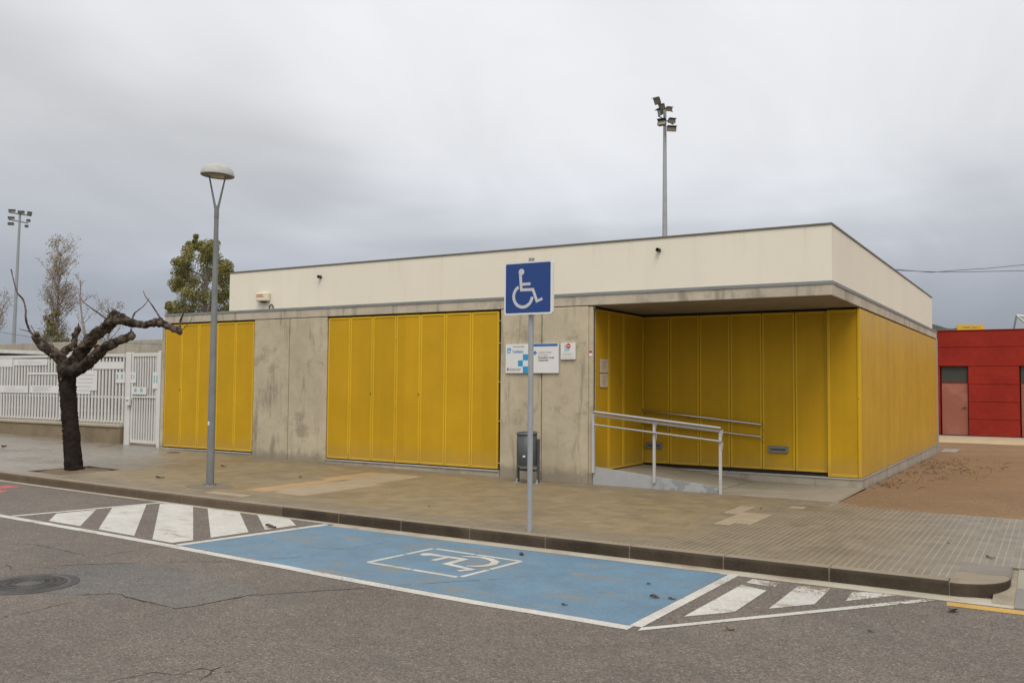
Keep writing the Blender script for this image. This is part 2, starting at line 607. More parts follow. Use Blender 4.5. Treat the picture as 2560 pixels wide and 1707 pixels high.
m, t, bs = newmat('pale_tile')
p = t.pos()
px, py, pz = t.xyz(p)
fx = t.math('FRACT', t.math('DIVIDE', px, 0.066667))
fy = t.math('FRACT', t.math('DIVIDE', py, 0.066667))
lx = t.mr(t.math('ABSOLUTE', t.math('SUBTRACT', fx, 0.5)), 0.30, 0.42, 0, 1)
ly = t.mr(t.math('ABSOLUTE', t.math('SUBTRACT', fy, 0.5)), 0.30, 0.42, 0, 1)
c = t.vmath('SCALE', (0.37, 0.30, 0.20), None, t.mr(t.noise(6.0, 4), 0.3, 0.7, 0.85, 1.15))
c = t.mix(t.math('MULTIPLY', t.math('MAXIMUM', lx, ly), t.mr(t.noise(3.0, 4, 0.7), 0.4, 0.6, 0.15, 0.75)), c, (0.25, 0.19, 0.12))
t.put(bs.inputs['Base Color'], c)
bs.inputs['Roughness'].default_value = 0.6

plain('ochre_tile', (0.40, 0.265, 0.135), 0.62, 0, 0.12, 2.5, 50, 0.15, 0.4, (0.30, 0.23, 0.14), 0.5, 3.0)
plain('smooth_slab', (0.30, 0.268, 0.21), 0.6, 0, 0.10, 2.0, 60, 0.1, 0.4, (0.24, 0.2, 0.15), 0.6, 1.6)
plain('dark_slab', (0.215, 0.20, 0.185), 0.6, 0, 0.10, 2.0, 60, 0.1)
plain('bedding', (0.31, 0.26, 0.19), 0.9, 0, 0.2, 6.0)
plain('kerb_top', (0.27, 0.222, 0.165), 0.7, 0, 0.12, 2.0, 60, 0.2, 0.3, (0.20, 0.16, 0.115), 0.5, 2.5)
plain('kerb_return', (0.20, 0.175, 0.145), 0.7, 0, 0.15, 3.0, 40, 0.2)
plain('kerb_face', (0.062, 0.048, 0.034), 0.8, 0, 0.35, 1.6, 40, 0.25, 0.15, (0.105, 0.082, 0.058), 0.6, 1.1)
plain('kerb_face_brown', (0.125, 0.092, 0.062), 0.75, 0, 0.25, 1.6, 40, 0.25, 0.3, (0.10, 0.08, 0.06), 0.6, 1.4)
plain('footing', (0.20, 0.165, 0.115), 0.8, 0, 0.2, 3.0, 40, 0.2)
plain('mortar', (0.235, 0.20, 0.15), 0.9)
plain('gutter', (0.44, 0.395, 0.315), 0.7, 0, 0.14, 2.0, 50, 0.15, 0.3, (0.26, 0.19, 0.12), 0.7, 1.2)
plain('steel_galv', (0.40, 0.42, 0.43), 0.45, 0.35, 0.08, 3.0, 30, 0.03)
plain('lamp_grey', (0.215, 0.228, 0.228), 0.5, 0.15, 0.12, 4.0, 30, 0.05, 0.4, (0.19, 0.18, 0.165), 0.5, 2.5)
plain('lamp_dome', (0.46, 0.46, 0.43), 0.5, 0.0, 0.10, 5.0, 30, 0.04)
plain('lamp_under', (0.16, 0.155, 0.13), 0.5)
plain('lamp_glass', (0.33, 0.31, 0.22), 0.25)
plain('steel_bright', (0.62, 0.60, 0.57), 0.22, 0.95, 0.05, 3.0, 30, 0.02)
plain('rail_paint', (0.55, 0.54, 0.52), 0.4, 0.1, 0.06)
plain('zinc', (0.27, 0.285, 0.28), 0.5, 0.3, 0.12, 1.5, 30, 0.05)
plain('coping', (0.19, 0.175, 0.14), 0.5, 0.3)
plain('sill_metal', (0.52, 0.50, 0.46), 0.45, 0.2)
plain('lock_brown', (0.16, 0.10, 0.03), 0.5)
plain('dark_gap', (0.045, 0.04, 0.032), 0.8)
plain('dark_steel', (0.055, 0.058, 0.062), 0.45, 0.3, 0.15, 4.0)
plain('bin_steel', (0.085, 0.092, 0.096), 0.5, 0.2, 0.12, 3.0, 60, 0.1)
plain('bin_rim', (0.17, 0.18, 0.18), 0.4, 0.3)
plain('white_steel', (0.70, 0.68, 0.65), 0.45, 0.0, 0.05, 4.0)
plain('paper', (0.74, 0.73, 0.71), 0.7, 0, 0.05)
plain('old_paper', (0.62, 0.52, 0.38), 0.7, 0, 0.06)
plain('sign_white', (0.76, 0.755, 0.74), 0.4, 0, 0.02)
plain('sign_blue', (0.020, 0.062, 0.235), 0.35, 0, 0.03)
plain('sign_emblem', (0.58, 0.58, 0.60), 0.4, 0, 0.03)
plain('print_cyan', (0.03, 0.32, 0.62), 0.5, 0, 0.02)
plain('print_blue', (0.045, 0.16, 0.42), 0.5, 0, 0.02)
plain('print_teal', (0.22, 0.46, 0.44), 0.5, 0, 0.02)
plain('print_grey', (0.20, 0.20, 0.21), 0.6, 0, 0.02)
plain('print_pale', (0.50, 0.50, 0.51), 0.6, 0, 0.02)
plain('print_black', (0.035, 0.035, 0.04), 0.6, 0, 0.02)
plain('print_red', (0.55, 0.04, 0.03), 0.5, 0, 0.02)
plain('print_pink', (0.62, 0.25, 0.16), 0.6, 0, 0.02)
plain('alarm_cream', (0.78, 0.72, 0.52), 0.45, 0, 0.04)
plain('fence_wall', (0.25, 0.195, 0.125), 0.85, 0, 0.14, 2.0, 40, 0.2, 0.3, (0.14, 0.11, 0.075), 0.6, 1.5)
plain('fence_wall_cap', (0.44, 0.38, 0.28), 0.8, 0, 0.12)
plain('crack', (0.035, 0.030, 0.026), 0.9, 0, 0.2)
plain('blue_crack', (0.035, 0.09, 0.17), 0.8, 0, 0.2)
plain('iron', (0.075, 0.071, 0.066), 0.55, 0.4, 0.25, 6.0, 60, 0.3)
plain('iron_worn', (0.105, 0.10, 0.095), 0.45, 0.4, 0.2, 6.0)
plain('cable_black', (0.02, 0.02, 0.022), 0.6)
plain('cable_grey', (0.11, 0.115, 0.14), 0.7)
plain('dead_leaf', (0.085, 0.062, 0.047), 0.8, 0, 0.3)
plain('brown_leaf', (0.20, 0.125, 0.055), 0.8, 0, 0.3)
plain('soil', (0.165, 0.122, 0.076), 0.95, 0, 0.25, 5.0, 60, 0.5)
plain('yard_far', (0.13, 0.135, 0.105), 0.9, 0, 0.2, 0.3)
plain('far_green', (0.15, 0.16, 0.125), 0.9, 0, 0.3, 0.6)
plain('terrain', (0.22, 0.19, 0.14), 0.95, 0, 0.25, 0.1)
plain('twig', (0.11, 0.075, 0.048), 0.9, 0, 0.3)
plain('mould_wood', (0.43, 0.41, 0.36), 0.7, 0, 0.1)
plain('shed_roof', (0.70, 0.68, 0.63), 0.6)
plain('shed_dark', (0.10, 0.105, 0.105), 0.7)
plain('hill_green', (0.060, 0.068, 0.045), 0.95, 0, 0.5, 0.25, 1.5, 0.4)
plain('sign_yellow', (0.72, 0.44, 0.03), 0.5, 0, 0.04)
plain('glass_dark', (0.075, 0.08, 0.07), 0.15, 0, 0.1, 2.0)
plain('door_pink', (0.33, 0.115, 0.078), 0.55, 0, 0.10, 1.2, 40, 0.05, 0.4, (0.42, 0.20, 0.15), 0.6, 0.9)

m, t, bs = newmat('red_render')
p = t.pos()
v = t.math('MULTIPLY', t.mr(t.noise(0.8, 5, 0.65), 0.3, 0.7, 0.82, 1.18), t.mr(t.noise(6.0, 4, 0.7), 0.3, 0.7, 0.92, 1.08))
c = t.vmath('SCALE', (0.300, 0.028, 0.018), None, v)
c = t.mix(t.mr(t.noise(1.3, 5, 0.7, t.vmath('ADD', p, (3, 1, 6))), 0.55, 0.72, 0, 0.4, True), c, (0.34, 0.055, 0.036))
t.put(bs.inputs['Base Color'], c)
bs.inputs['Roughness'].default_value = 0.85
bs.inputs['Specular IOR Level'].default_value = 0.15

m, t, bs = newmat('sand')
p = t.pos()
v = t.math('MULTIPLY', t.mr(t.noise(0.6, 6, 0.65), 0.3, 0.7, 0.85, 1.14), t.mr(t.noise(9.0, 5, 0.7), 0.3, 0.7, 0.9, 1.1))
v = t.math('MULTIPLY', v, t.mr(t.noise(110.0, 3, 0.75), 0.3, 0.7, 0.80, 1.20))
c = t.vmath('SCALE', (0.222, 0.130, 0.060), None, v)
c = t.mix(t.mr(t.noise(0.35, 4), 0.5, 0.7, 0, 0.4, True), c, (0.265, 0.172, 0.088))
c = t.mix(t.mr(t.xyz(t.voronoi(38.0)['Color'])[0], 0.93, 0.95, 0, 0.5), c, (0.36, 0.28, 0.2))
t.put(bs.inputs['Base Color'], c)
bs.inputs['Roughness'].default_value = 0.95
t.put(bs.inputs['Normal'], t.bump(t.noise(70.0, 4, 0.7), 0.6, 0.01))

m, t, bs = newmat('bark')
p = t.pos()
v = t.mr(t.noise(7.0, 6, 0.7), 0.3, 0.7, 0.5, 1.5)
c = t.vmath('SCALE', (0.026, 0.020, 0.016), None, v)
bs.inputs['Specular IOR Level'].default_value = 0.1
px, py, pz = t.xyz(p)
up = t.math('MULTIPLY', t.mr(pz, 1.5, 2.4, 0, 1), t.mr(t.noise(6.0, 5, 0.75, t.vmath('ADD', p, (4, 1, 1))), 0.42, 0.58, 0, 0.85, True))
c = t.mix(up, c, (0.15, 0.118, 0.088))
t.put(bs.inputs['Base Color'], c)
bs.inputs['Roughness'].default_value = 0.9
t.put(bs.inputs['Normal'], t.bump(t.noise(28.0, 5, 0.75, t.scale(p, (1, 1, 0.5))), 0.8, 0.03))

plain('shoot_bark', (0.085, 0.055, 0.045), 0.7, 0, 0.3, 12.0)
plain('cut_wood', (0.17, 0.105, 0.06), 0.8, 0, 0.3, 20.0)
plain('grey_bark', (0.30, 0.25, 0.225), 0.9, 0, 0.3, 6.0)


def leafmat(name, a, b):
    m, t, bs = newmat(name)
    p = t.pos()
    k = t.mr(t.noise(1.6, 3, 0.6), 0.3, 0.7)
    c = t.mix(k, a, b)
    c = t.vmath('SCALE', c, None, t.mr(t.noise(14.0, 2), 0.3, 0.7, 0.7, 1.35))
    t.put(bs.inputs['Base Color'], c)
    bs.inputs['Roughness'].default_value = 0.55
    bs.inputs['Specular IOR Level'].default_value = 0.25
    return m


leafmat('leaf_green', (0.19, 0.185, 0.055), (0.33, 0.285, 0.10))
leafmat('leaf_tan', (0.31, 0.225, 0.155), (0.26, 0.215, 0.10))
leafmat('leaf_olive', (0.13, 0.13, 0.045), (0.20, 0.155, 0.07))
M = MATS

# ------------------------------------------------------------------ lettering


def text(name, body, size, pos, mat, parent, rotz=0.0, align='LEFT', bold=0.0, vx=(1, 0, 0)):
    """flat raised lettering on an upright face; pos = baseline start, reading along vx"""
    cu = bpy.data.curves.new(name, 'FONT')
    cu.body = body
    cu.size = size
    cu.align_x = align
    cu.extrude = 0.0008
    cu.offset = bold
    cu.resolution_u = 2
    tmp = bpy.data.objects.new('tmp_text', cu)
    me = bpy.data.meshes.new_from_object(tmp)
    bpy.data.objects.remove(tmp)
    vx = Vector(vx)
    up = Vector((0, 0, 1))
    for v in me.vertices:
        co = v.co.copy()
        nrm = vx.cross(up)
        v.co = Vector(pos) + vx * co.x + up * co.y + nrm * co.z
    me.materials.clear()
    me.materials.append(M[mat])
    me.name = name
    return link(name, me, parent)


# ================================================================== GROUND
def sheet(xs, ys, zf):
    mb = MB()
    v = [(x, y, zf(x, y)) for y in ys for x in xs]
    n = len(xs)
    f = [(j * n + i, j * n + i + 1, (j + 1) * n + i + 1, (j + 1) * n + i) for j in range(len(ys) - 1) for i in range(n - 1)]
    return mb.add(v, f)


def fr(a, b, st):
    n = max(1, int(round((b - a) / st)))
    return [a + (b - a) * i / n for i in range(n + 1)]


struct('ground', sheet(fr(-1000, 1000, 250), fr(-1000, 1000, 250), lambda x, y: -0.55).mesh('ground', M['terrain']))
roadxs = fr(-70, -15, 5)[:-1] + fr(-15, 0, 0.5)[:-1] + fr(0, 60, 10)
KY = -4.98          # kerb face
DDY = 13.4
road = struct('road', sheet(roadxs, fr(-24, KY + 0.10, 3), lambda x, y: RD(x)).mesh('road', M['asphalt']))


def flat(poly, zoff, zf=RD, sub=True):
    """polygon laid on the road; cut into short pieces so it follows the fall of the street"""
    bm = bmesh.new()
    vs_ = [bm.verts.new((x, y, 0)) for x, y in poly]
    bm.faces.new(vs_)
    x0 = min(p[0] for p in poly)
    x1 = max(p[0] for p in poly)
    if sub:
        k = math.ceil(x0 / 0.5) * 0.5
        while k < x1:
            bmesh.ops.bisect_plane(bm, geom=bm.verts[:] + bm.edges[:] + bm.faces[:], plane_co=(k, 0, 0), plane_no=(1, 0, 0))
            k += 0.5
    for v in bm.verts:
        v.co.z = zf(v.co.x) + zoff
    bm.normal_update()
    bmesh.ops.recalc_face_normals(bm, faces=bm.faces)
    for f in bm.faces:
        if f.normal.z < 0:
            f.normal_flip()
    me = bpy.data.meshes.new('flat')
    bm.to_mesh(me)
    bm.free()
    return me


def mark(name, poly, mat, zoff=0.004, zf=RD, parent=None):
    me = flat(poly, zoff, zf)
    me.materials.append(M[mat])
    me.name = name
    return link(name, me, parent or road)


def stroke(pts, wd):
    """outline polygon of a polyline of width wd"""
    pts = [Vector((p[0], p[1], 0)) for p in pts]
    L, Rr = [], []
    for i, p in enumerate(pts):
        tdir = (pts[min(i + 1, len(pts) - 1)] - pts[max(i - 1, 0)]).normalized()
        nn = Vector((-tdir.y, tdir.x, 0)) * (wd if not isinstance(wd, list) else wd[i]) / 2
        L.append((p + nn)[:2])
        Rr.append((p - nn)[:2])
    return L + Rr[::-1]


# --- painted bay
near = [(-9.6, -7.08), (-8.73, -7.09), (-7.67, -7.112), (-6.54, -7.138), (-5.437, -7.183), (-4.565, -7.236), (-3.73, -7.275), (-3.03, -7.335), (-2.147, -7.389), (-1.282, -7.432), (-0.54, -7.436), (0.06, -7.452)]
mark('blue_bay', [(-5.40, -7.10), (-4.5, -7.16), (-3.0, -7.27), (-1.3, -7.36), (0.02, -7.38), (0.07, -5.20), (-2.5, -5.185), (-5.09, -5.165)], 'blue_paint', 0.0015)
mark('border_line', stroke(near, 0.115), 'white_paint', 0.0030)
mark('border_line', stroke([(-8.76, -7.02), (-8.33, -4.99)], 0.085), 'white_paint', 0.0030)
mark('border_line', stroke([(-5.425, -7.11), (-5.095, -5.11)], 0.105), 'white_paint', 0.0034)
mark('border_line', [(0.025, -7.39), (0.085, -5.16), (0.185, -5.13), (0.125, -7.39)], 'white_paint', 0.0034)
mark('border_line', [(0.125, -7.395), (0.20, -7.31), (1.80, -5.235), (1.92, -5.215), (0.14, -7.49)], 'white_paint', 0.0037)
for poly in ([(-8.048, -6.967), (-8.537, -6.56), (-8.462, -6.035), (-7.393, -6.971)],
             [(-7.016, -6.984), (-8.446, -5.802), (-8.353, -5.323), (-6.298, -7.018)],
             [(-5.944, -7.042), (-8.27, -5.16), (-8.245, -5.03), (-7.70, -5.045), (-5.546, -6.809), (-5.589, -7.055)],
             [(-7.40, -5.045), (-6.74, -5.06), (-5.452, -6.083), (-5.508, -6.593)],
             [(-6.40, -5.06), (-5.80, -5.06), (-5.355, -5.40), (-5.423, -5.851)],
             [(0.277, -6.917), (0.322, -5.558), (0.577, -5.662), (0.568, -6.559)],
             [(0.329, -5.448), (0.334, -5.263), (0.595, -5.273), (0.598, -5.481)],
             [(0.77, -6.302), (0.768, -5.3), (1.039, -5.235), (1.049, -5.939)],
             [(1.248, -5.68), (1.229, -5.299), (1.352, -5.22), (1.58, -5.22)]):
    mark('hatch_stripe', poly, 'white_paint', 0.0026)
mark('yellow_line', [(1.976, -5.235), (1.987, -5.385), (6.0, -5.42), (6.0, -5.26)], 'yellow_paint', 0.0026)
mark('red_mark', [(-11.842, -5.458), (-11.874, -5.341), (-11.533, -5.263), (-11.547, -5.623)], 'red_paint', 0.002)
mark('red_mark', [(-11.40, -5.70), (-11.201, -5.664), (-11.125, -5.859)], 'red_paint', 0.002)
# emblem of the bay: broken frame and wheelchair figure
E0, E1, E2, E3 = [Vector(p) for p in ((-3.135, -6.652), (-3.038, -5.67), (-1.889, -5.741), (-1.982, -6.717))]


def lerp(a, b, k):
    return tuple(a + (b - a) * k)


for a, b, cuts in ((E0, E1, ((0, .53), (.56, .985))), (E1, E2, ((.03, .49), (.51, 1.0))), (E2, E3, ((0.0, .52), (.55, .97))), (E3, E0, ((0.02, .49), (.51, 1.0)))):
    for k0, k1 in cuts:
        mark('emblem_bar', stroke([lerp(a, b, k0), lerp(a, b, k1)], 0.052), 'white_paint', 0.0030)
hd = Vector((-2.895, -5.985))
mark('emblem_head', [(hd.x + 0.072 * math.cos(a), hd.y + 0.072 * math.sin(a)) for a in [i * math.pi / 9 for i in range(18)]], 'white_paint', 0.0033)
mark('emblem_figure', stroke([(-2.85, -5.965), (-2.633, -5.975), (-2.40, -5.985)], 0.075), 'white_paint', 0.0036)
mark('emblem_figure', stroke([(-2.63, -6.0), (-2.655, -6.21)], 0.07), 'white_paint', 0.0034)
mark('emblem_figure', stroke([(-2.42, -5.955), (-2.44, -6.31)], 0.075), 'white_paint', 0.0040)
mark('emblem_figure', stroke([(-2.42, -6.28), (-2.05, -6.37)], 0.07), 'white_paint', 0.0042)
mark('emblem_figure', stroke([(-2.075, -6.35), (-2.15, -6.49)], 0.065), 'white_paint', 0.0044)
mark('emblem_wheel', stroke([(-2.52, -5.885), (-2.437, -5.83), (-2.336, -5.80), (-2.206, -5.83), (-2.09, -5.91), (-2.045, -6.034), (-2.065, -6.14), (-2.124, -6.215), (-2.216, -6.247)], [0.03, 0.055, 0.07, 0.08, 0.085, 0.085, 0.075, 0.055, 0.03]), 'white_paint', 0.0046)

# --- patch, cracks
mark('asphalt_patch', [(-5.258, -8.668), (-5.287, -8.497), (-5.3, -8.332), (-4.938, -7.973), (-4.565, -7.90), (-4.055, -7.95), (-3.30, -8.0), (-3.03, -8.211), (-3.098, -8.44), (-3.135, -8.763), (-3.189, -8.907), (-3.43, -8.891), (-3.803, -8.876), (-4.036, -8.856), (-4.247, -9.06), (-4.6, -9.2), (-4.787, -8.9)], 'asphalt_patch', 0.0015)


def crack(pts, wd, mat='crack', zoff=0.0028):
    out_ = []
    for a, b in zip(pts[:-1], pts[1:]):
        n = max(2, int(math.hypot(b[0] - a[0], b[1] - a[1]) / 0.06))
        for i in range(n):
            k = i / n
            j = 0.0 if i == 0 else 0.013
            out_.append((a[0] + (b[0] - a[0]) * k + random.uniform(-j, j), a[1] + (b[1] - a[1]) * k + random.uniform(-j, j)))
    out_.append(pts[-1])
    wl = [wd * 0.75 * random.uniform(0.3, 1.25) * min(1, (i + 1) / 3, (len(out_) - i) / 3) for i in range(len(out_))]
    mb = MB()
    P = [Vector((p[0], p[1], RD(p[0]) + zoff)) for p in out_]
    for i in range(len(P) - 1):
        if random.random() < 0.10:
            continue
        tdir = (P[i + 1] - P[i]).normalized()
        nn = Vector((-tdir.y, tdir.x, 0))
        mb.add([P[i] + nn * wl[i], P[i] - nn * wl[i], P[i + 1] - nn * wl[i + 1], P[i + 1] + nn * wl[i + 1]], [(0, 1, 2, 3)])
    return mb.build('crack', M[mat], road)


crack([(-6.923, -8.204), (-6.897, -8.053), (-6.632, -7.963), (-6.273, -7.981), (-5.624, -8.028), (-5.544, -7.927), (-5.559, -7.709), (-5.499, -7.278)], 0.006)
crack([(-5.492, -8.523), (-5.341, -8.313), (-5.118, -8.099), (-4.955, -7.96)], 0.008)
crack([(-4.819, -7.831), (-4.704, -7.726), (-4.241, -7.36)], 0.007)
crack([(-4.238, -9.065), (-4.017, -8.855), (-3.795, -8.882), (-3.423, -8.896), (-3.182, -8.912), (-3.128, -8.769), (-3.099, -8.584), (-3.079, -8.457), (-3.037, -8.239), (-2.981, -8.214), (-2.658, -7.8), (-2.36, -7.47)], 0.008)
crack([(-4.10, -10.3), (-4.026, -9.821), (-4.033, -9.537), (-4.042, -9.193)], 0.006)
crack([(-5.935, -8.715), (-5.757, -8.749), (-5.646, -8.826)], 0.009)
crack([(-5.6, -8.62), (-5.35, -8.55), (-5.27, -8.50)], 0.006)
for seq in ([(430, 1690), (500, 1670), (560, 1680), (620, 1672)], [(270, 1704), (380, 1680), (500, 1690)], [(500, 1704), (530, 1675), (607, 1648)]):
    crack([tuple(on_ground(x, y, -0.13)[:2]) for x, y in seq], 0.005)
crack([(-4.138, -7.15), (-3.97, -6.972), (-3.814, -6.686)], 0.007, 'blue_crack', 0.0028)
crack([(-4.317, -6.416), (-3.796, -6.265), (-3.748, -5.927), (-3.686, -5.563)], 0.005, 'blue_crack', 0.0028)
crack([(-2.262, -7.30), (-2.07, -7.085), (-1.803, -6.747), (-1.605, -6.534)], 0.007, 'blue_crack', 0.0028)

# --- gutter strip and kerb stones
gm = []
for i in range(-40, 13):
    x0, x1 = i * 0.5, i * 0.5 + 0.5
    if x0 < 0:
        wd = 0.10 if x0 < -5.2 else 0.20
    else:
        wd = 0.22
    gm.append((x0, x1, wd))
gut = MB()
for x0, x1, wd in gm:
    z0, z1 = RD(x0) + 0.0018, RD(x1) + 0.0018
    gut.add([(x0, KY - wd, z0), (x1, KY - wd, z1), (x1, KY + 0.05, z1), (x0, KY + 0.05, z0)], [(0, 1, 2, 3)])
struct('gutter_strip', gut.mesh('gutter_strip', M['gutter']))

kerb = struct('kerb', sheet(fr(-60, -15, 5)[:-1] + fr(-15, 1.9, 0.5), [KY + 0.03, KY + 0.26], lambda x, y: G(x) - 0.012).mesh('kerb', M['mortar']))


def kerb_stone(mface):
    mb = MB()
    # 1 m stone with rounded nose; profile in (y, z), z = 0 at the pavement level
    prof = [(0.0, -0.20), (0.0, -0.032), (0.006, -0.014), (0.018, -0.004), (0.034, 0.0), (0.14, 0.0), (0.14, -0.20)]
    n = len(prof)
    v = [(0.003, y, z) for y, z in prof] + [(0.991, y, z) for y, z in prof]
    for i in range(n - 1):
        mb.add([v[i], v[n + i], v[n + i + 1], v[i + 1]], [(0, 1, 2, 3)], 0 if i < 3 else 1)
    mb.add(v[:n], [tuple(range(n))], 1)
    mb.add(v[n:], [tuple(range(n))], 1)
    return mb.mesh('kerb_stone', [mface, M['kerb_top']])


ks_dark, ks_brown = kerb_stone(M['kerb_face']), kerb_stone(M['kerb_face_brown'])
kj_me = MB().box(-0.0095, 0.0035, 0.006, 0.13, -0.18, -0.008).mesh('kerb_joint', M['mortar'])
for i in range(-24, 2):
    x = i * 1.0 - 0.03
    nx = x + 1.0
    link('kerb_joint', kj_me, kerb, (x, KY, G(x)))
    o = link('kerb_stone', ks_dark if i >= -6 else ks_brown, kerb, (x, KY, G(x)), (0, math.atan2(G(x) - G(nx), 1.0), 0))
# rounded end stone at the dropped crossing
outer = [(1.975, KY)]
for k in range(25):
    a = math.pi * 1.5 + k / 24 * math.pi / 2
    outer.append((1.98 + 0.44 * math.cos(a), -4.50 + (-4.50 - KY) * math.sin(a)))
nrm_ = []
for i, p in enumerate(outer):
    q0, q1 = outer[max(i - 1, 0)], outer[min(i + 1, len(outer) - 1)]
    tx_, ty_ = q1[0] - q0[0], q1[1] - q0[1]
    l_ = math.hypot(tx_, ty_)
    nrm_.append((-ty_ / l_, tx_ / l_))
rings = []
for dd_, zz_ in ((0.0, -0.22), (0.0, 0.008), (0.006, 0.024), (0.018, 0.034), (0.036, 0.039), (0.07, 0.040)):
    ring = []
    for i, (p, q) in enumerate(zip(outer, nrm_)):
        x, y = p[0] + q[0] * dd_, p[1] + q[1] * dd_
        if i == 0:
            x = 1.975
        if i == len(outer) - 1:
            y = -4.50
        ring.append((x, y, zz_))
    rings.append(ring)
ke = MB()
n = len(outer)
for k in range(len(rings) - 1):
    ke.add(rings[k] + rings[k + 1], [(i, i + 1, n + i + 1, n + i) for i in range(n - 1)], 0 if k < 2 else 1, False)
ke.add(rings[-1] + [(1.975, -4.50, 0.040)], [tuple(range(n + 1))], 1)
link('kerb_joint', kj_me, kerb, (1.975, KY, G(1.975)))
ke.build('kerb_end_stone', [M['kerb_face'], M['kerb_top']], kerb)
MB().bbox(1.978, 2.42, -4.492, -3.975, -0.22, 0.0395, 0.016).build('kerb_return_stone', M['kerb_return'], kerb)

# --- pavement
PV0, PV1 = KY + 0.14, -0.02
pave = struct('pavement', sheet(fr(-60, -15, 5)[:-1] + fr(-15, 1.97, 0.5), [PV0 - 0.02, -0.36], lambda x, y: G(x) - (0.075 if -13.2 < x < -11.1 else 0.003)).mesh('pavement', M['bedding']))
tl = MB()
tl.add([(0.0008, 0.0008, -0.02), (0.1992, 0.0008, -0.02), (0.1992, 0.1992, -0.02), (0.0008, 0.1992, -0.02),
        (0.0008, 0.0008, -0.003), (0.1992, 0.0008, -0.003), (0.1992, 0.1992, -0.003), (0.0008, 0.1992, -0.003),
        (0.003, 0.003, 0), (0.197, 0.003, 0), (0.197, 0.197, 0), (0.003, 0.197, 0)],
       [(8, 9, 10, 11), (0, 1, 5, 4), (1, 2, 6, 5), (2, 3, 7, 6), (3, 0, 4, 7), (4, 5, 9, 8), (5, 6, 10, 9), (6, 7, 11, 10), (7, 4, 8, 11)])
sheet(fr(-16.5, 0.0, 0.5), [-0.36, 0.4, 2.3], lambda x, y: G(x) - 0.003).build('paving_bed', M['bedding'], pave)
sheet([1.97, 2.44], [-3.965, -0.36], lambda x, y: 0.037).build('paving_bed', M['bedding'], pave)
tile_me = {k: tl.mesh('tile_' + k, M[k]) for k in ('paving_tile', 'pale_tile', 'ochre_tile')}


def inpoly(x, y, P):
    r = False
    for (x0, y0), (x1, y1) in zip(P, P[1:] + P[:1]):
        if (y0 > y) != (y1 > y) and x < (x1 - x0) * (y - y0) / (y1 - y0) + x0:
            r = not r
    return r


PALE = [[(-7.29, -3.97), (-7.62, -0.9), (-6.85, -0.87), (-6.50, -3.96)],
        [(-0.86, -2.9), (-0.94, -1.3), (-0.77, -1.26), (-0.70, -1.75), (-0.34, -1.75), (-0.30, -2.65), (-0.62, -2.9)],
        [(-0.40, -1.0), (-0.40, -0.8), (-0.2, -0.8), (-0.2, -1.0)], [(-8.1, -4.6), (-7.2, -4.6), (-7.2, -4.4), (-8.1, -4.4)],
        ]
OCHRE = [[(-7.70, -4.02), (-8.07, -0.73), (-7.70, -0.75), (-7.32, -4.0)]]
RAMPX0, RAMPX1 = -3.90, -1.20
PIT = [(-12.62, -4.62), (-12.62, -3.38), (-11.55, -3.38), (-11.55, -4.62)]
tiles = []
ny = int((0.0 - PV0) / 0.2) + 1
for j in range(-26, 12):
    y = j * 0.2
    if y + 0.2 < PV0 + 0.05:
        continue
    for i in range(-130, 40):
        x = i * 0.2
        xc, yc = x + 0.1, y + 0.1
        if y >= -0.41 and x > 0.0:
            continue
        if yc > -0.05 and not (-3.9 < xc < 0.02 and yc < 0.05):
            continue
        if x > 2.2 and yc < -3.95:
            continue
        if xc > 1.97 and yc < -3.95:
            continue
        if inpoly(xc, yc, PIT):
            continue
        if y < PV0:
            continue
        mk = 'paving_tile'
        if any(inpoly(xc, yc, P) for P in PALE):
            mk = 'pale_tile'
        elif any(inpoly(xc, yc, P) for P in OCHRE):
            mk = 'ochre_tile'
        tiles.append((x, y, mk))


def inview(x, y):
    q = Vector((x, y, G(x))) - CAM
    z = q.dot(_f)
    if z < 0.5:
        return False
    u = 1280 + FPX * q.dot(RT) / z
    v_ = 853.5 - FPX * q.dot(UP) / z
    return -10 < u < 2570 and -10 < v_ < 1717


vis = sorted([t_ for t_ in tiles if inview(t_[0] + 0.1, t_[1] + 0.1)], key=lambda t_: (t_[0] - CAM.x) ** 2 + (t_[1] - CAM.y) ** 2)
solo = set((t_[0], t_[1]) for t_ in vis[:300])
rest = MB()
keys = ['paving_tile', 'pale_tile', 'ochre_tile']
rng = random.Random(4)
for x, y, mk in tiles:
    g0, g1 = G(x), G(x + 0.2)
    dz = rng.uniform(-0.0012, 0.0012)
    if (x, y) in solo:
        link('paving_tile', tile_me[mk], pave, (x, y, g0 + dz), (0, math.atan2(g0 - g1, 0.2), 0))
    else:
        vv = [(x + p[0], y + p[1], p[2] + g0 + (g1 - g0) * p[0] / 0.2 + dz) for p in tl.v]
        rest.add(vv, tl.f, keys.index(mk))
o = rest.build('tile_field', [M[k] for k in keys], pave)
o['kind'] = 'stuff'
# narrow filler course behind the kerb, smooth apron and strip by the facade
mk_ = sheet(fr(-26, 1.95, 0.5), [PV0 + 0.0005, -4.801], lambda x, y: G(x) - 0.0012).build('edge_course', M['paving_tile'], pave)
for (x0, x1, y0, y1) in [(-1.84, -1.24, 0.06, 0.74), (-1.23, -0.815, 0.06, 0.74), (-0.805, -0.40, 0.06, 0.74), (-0.39, 0.06, 0.06, 0.74),
                         (-1.84, -1.24, 0.75, 2.18), (-1.23, -0.815, 0.75, 2.2), (-0.805, -0.40, 0.75, 2.2), (-0.39, 0.06, 0.75, 2.2)]:
    MB().bbox(x0, x1, y0, y1, 0.0, 0.045, 0.004).build('floor_slab', M['smooth_slab'], pave)
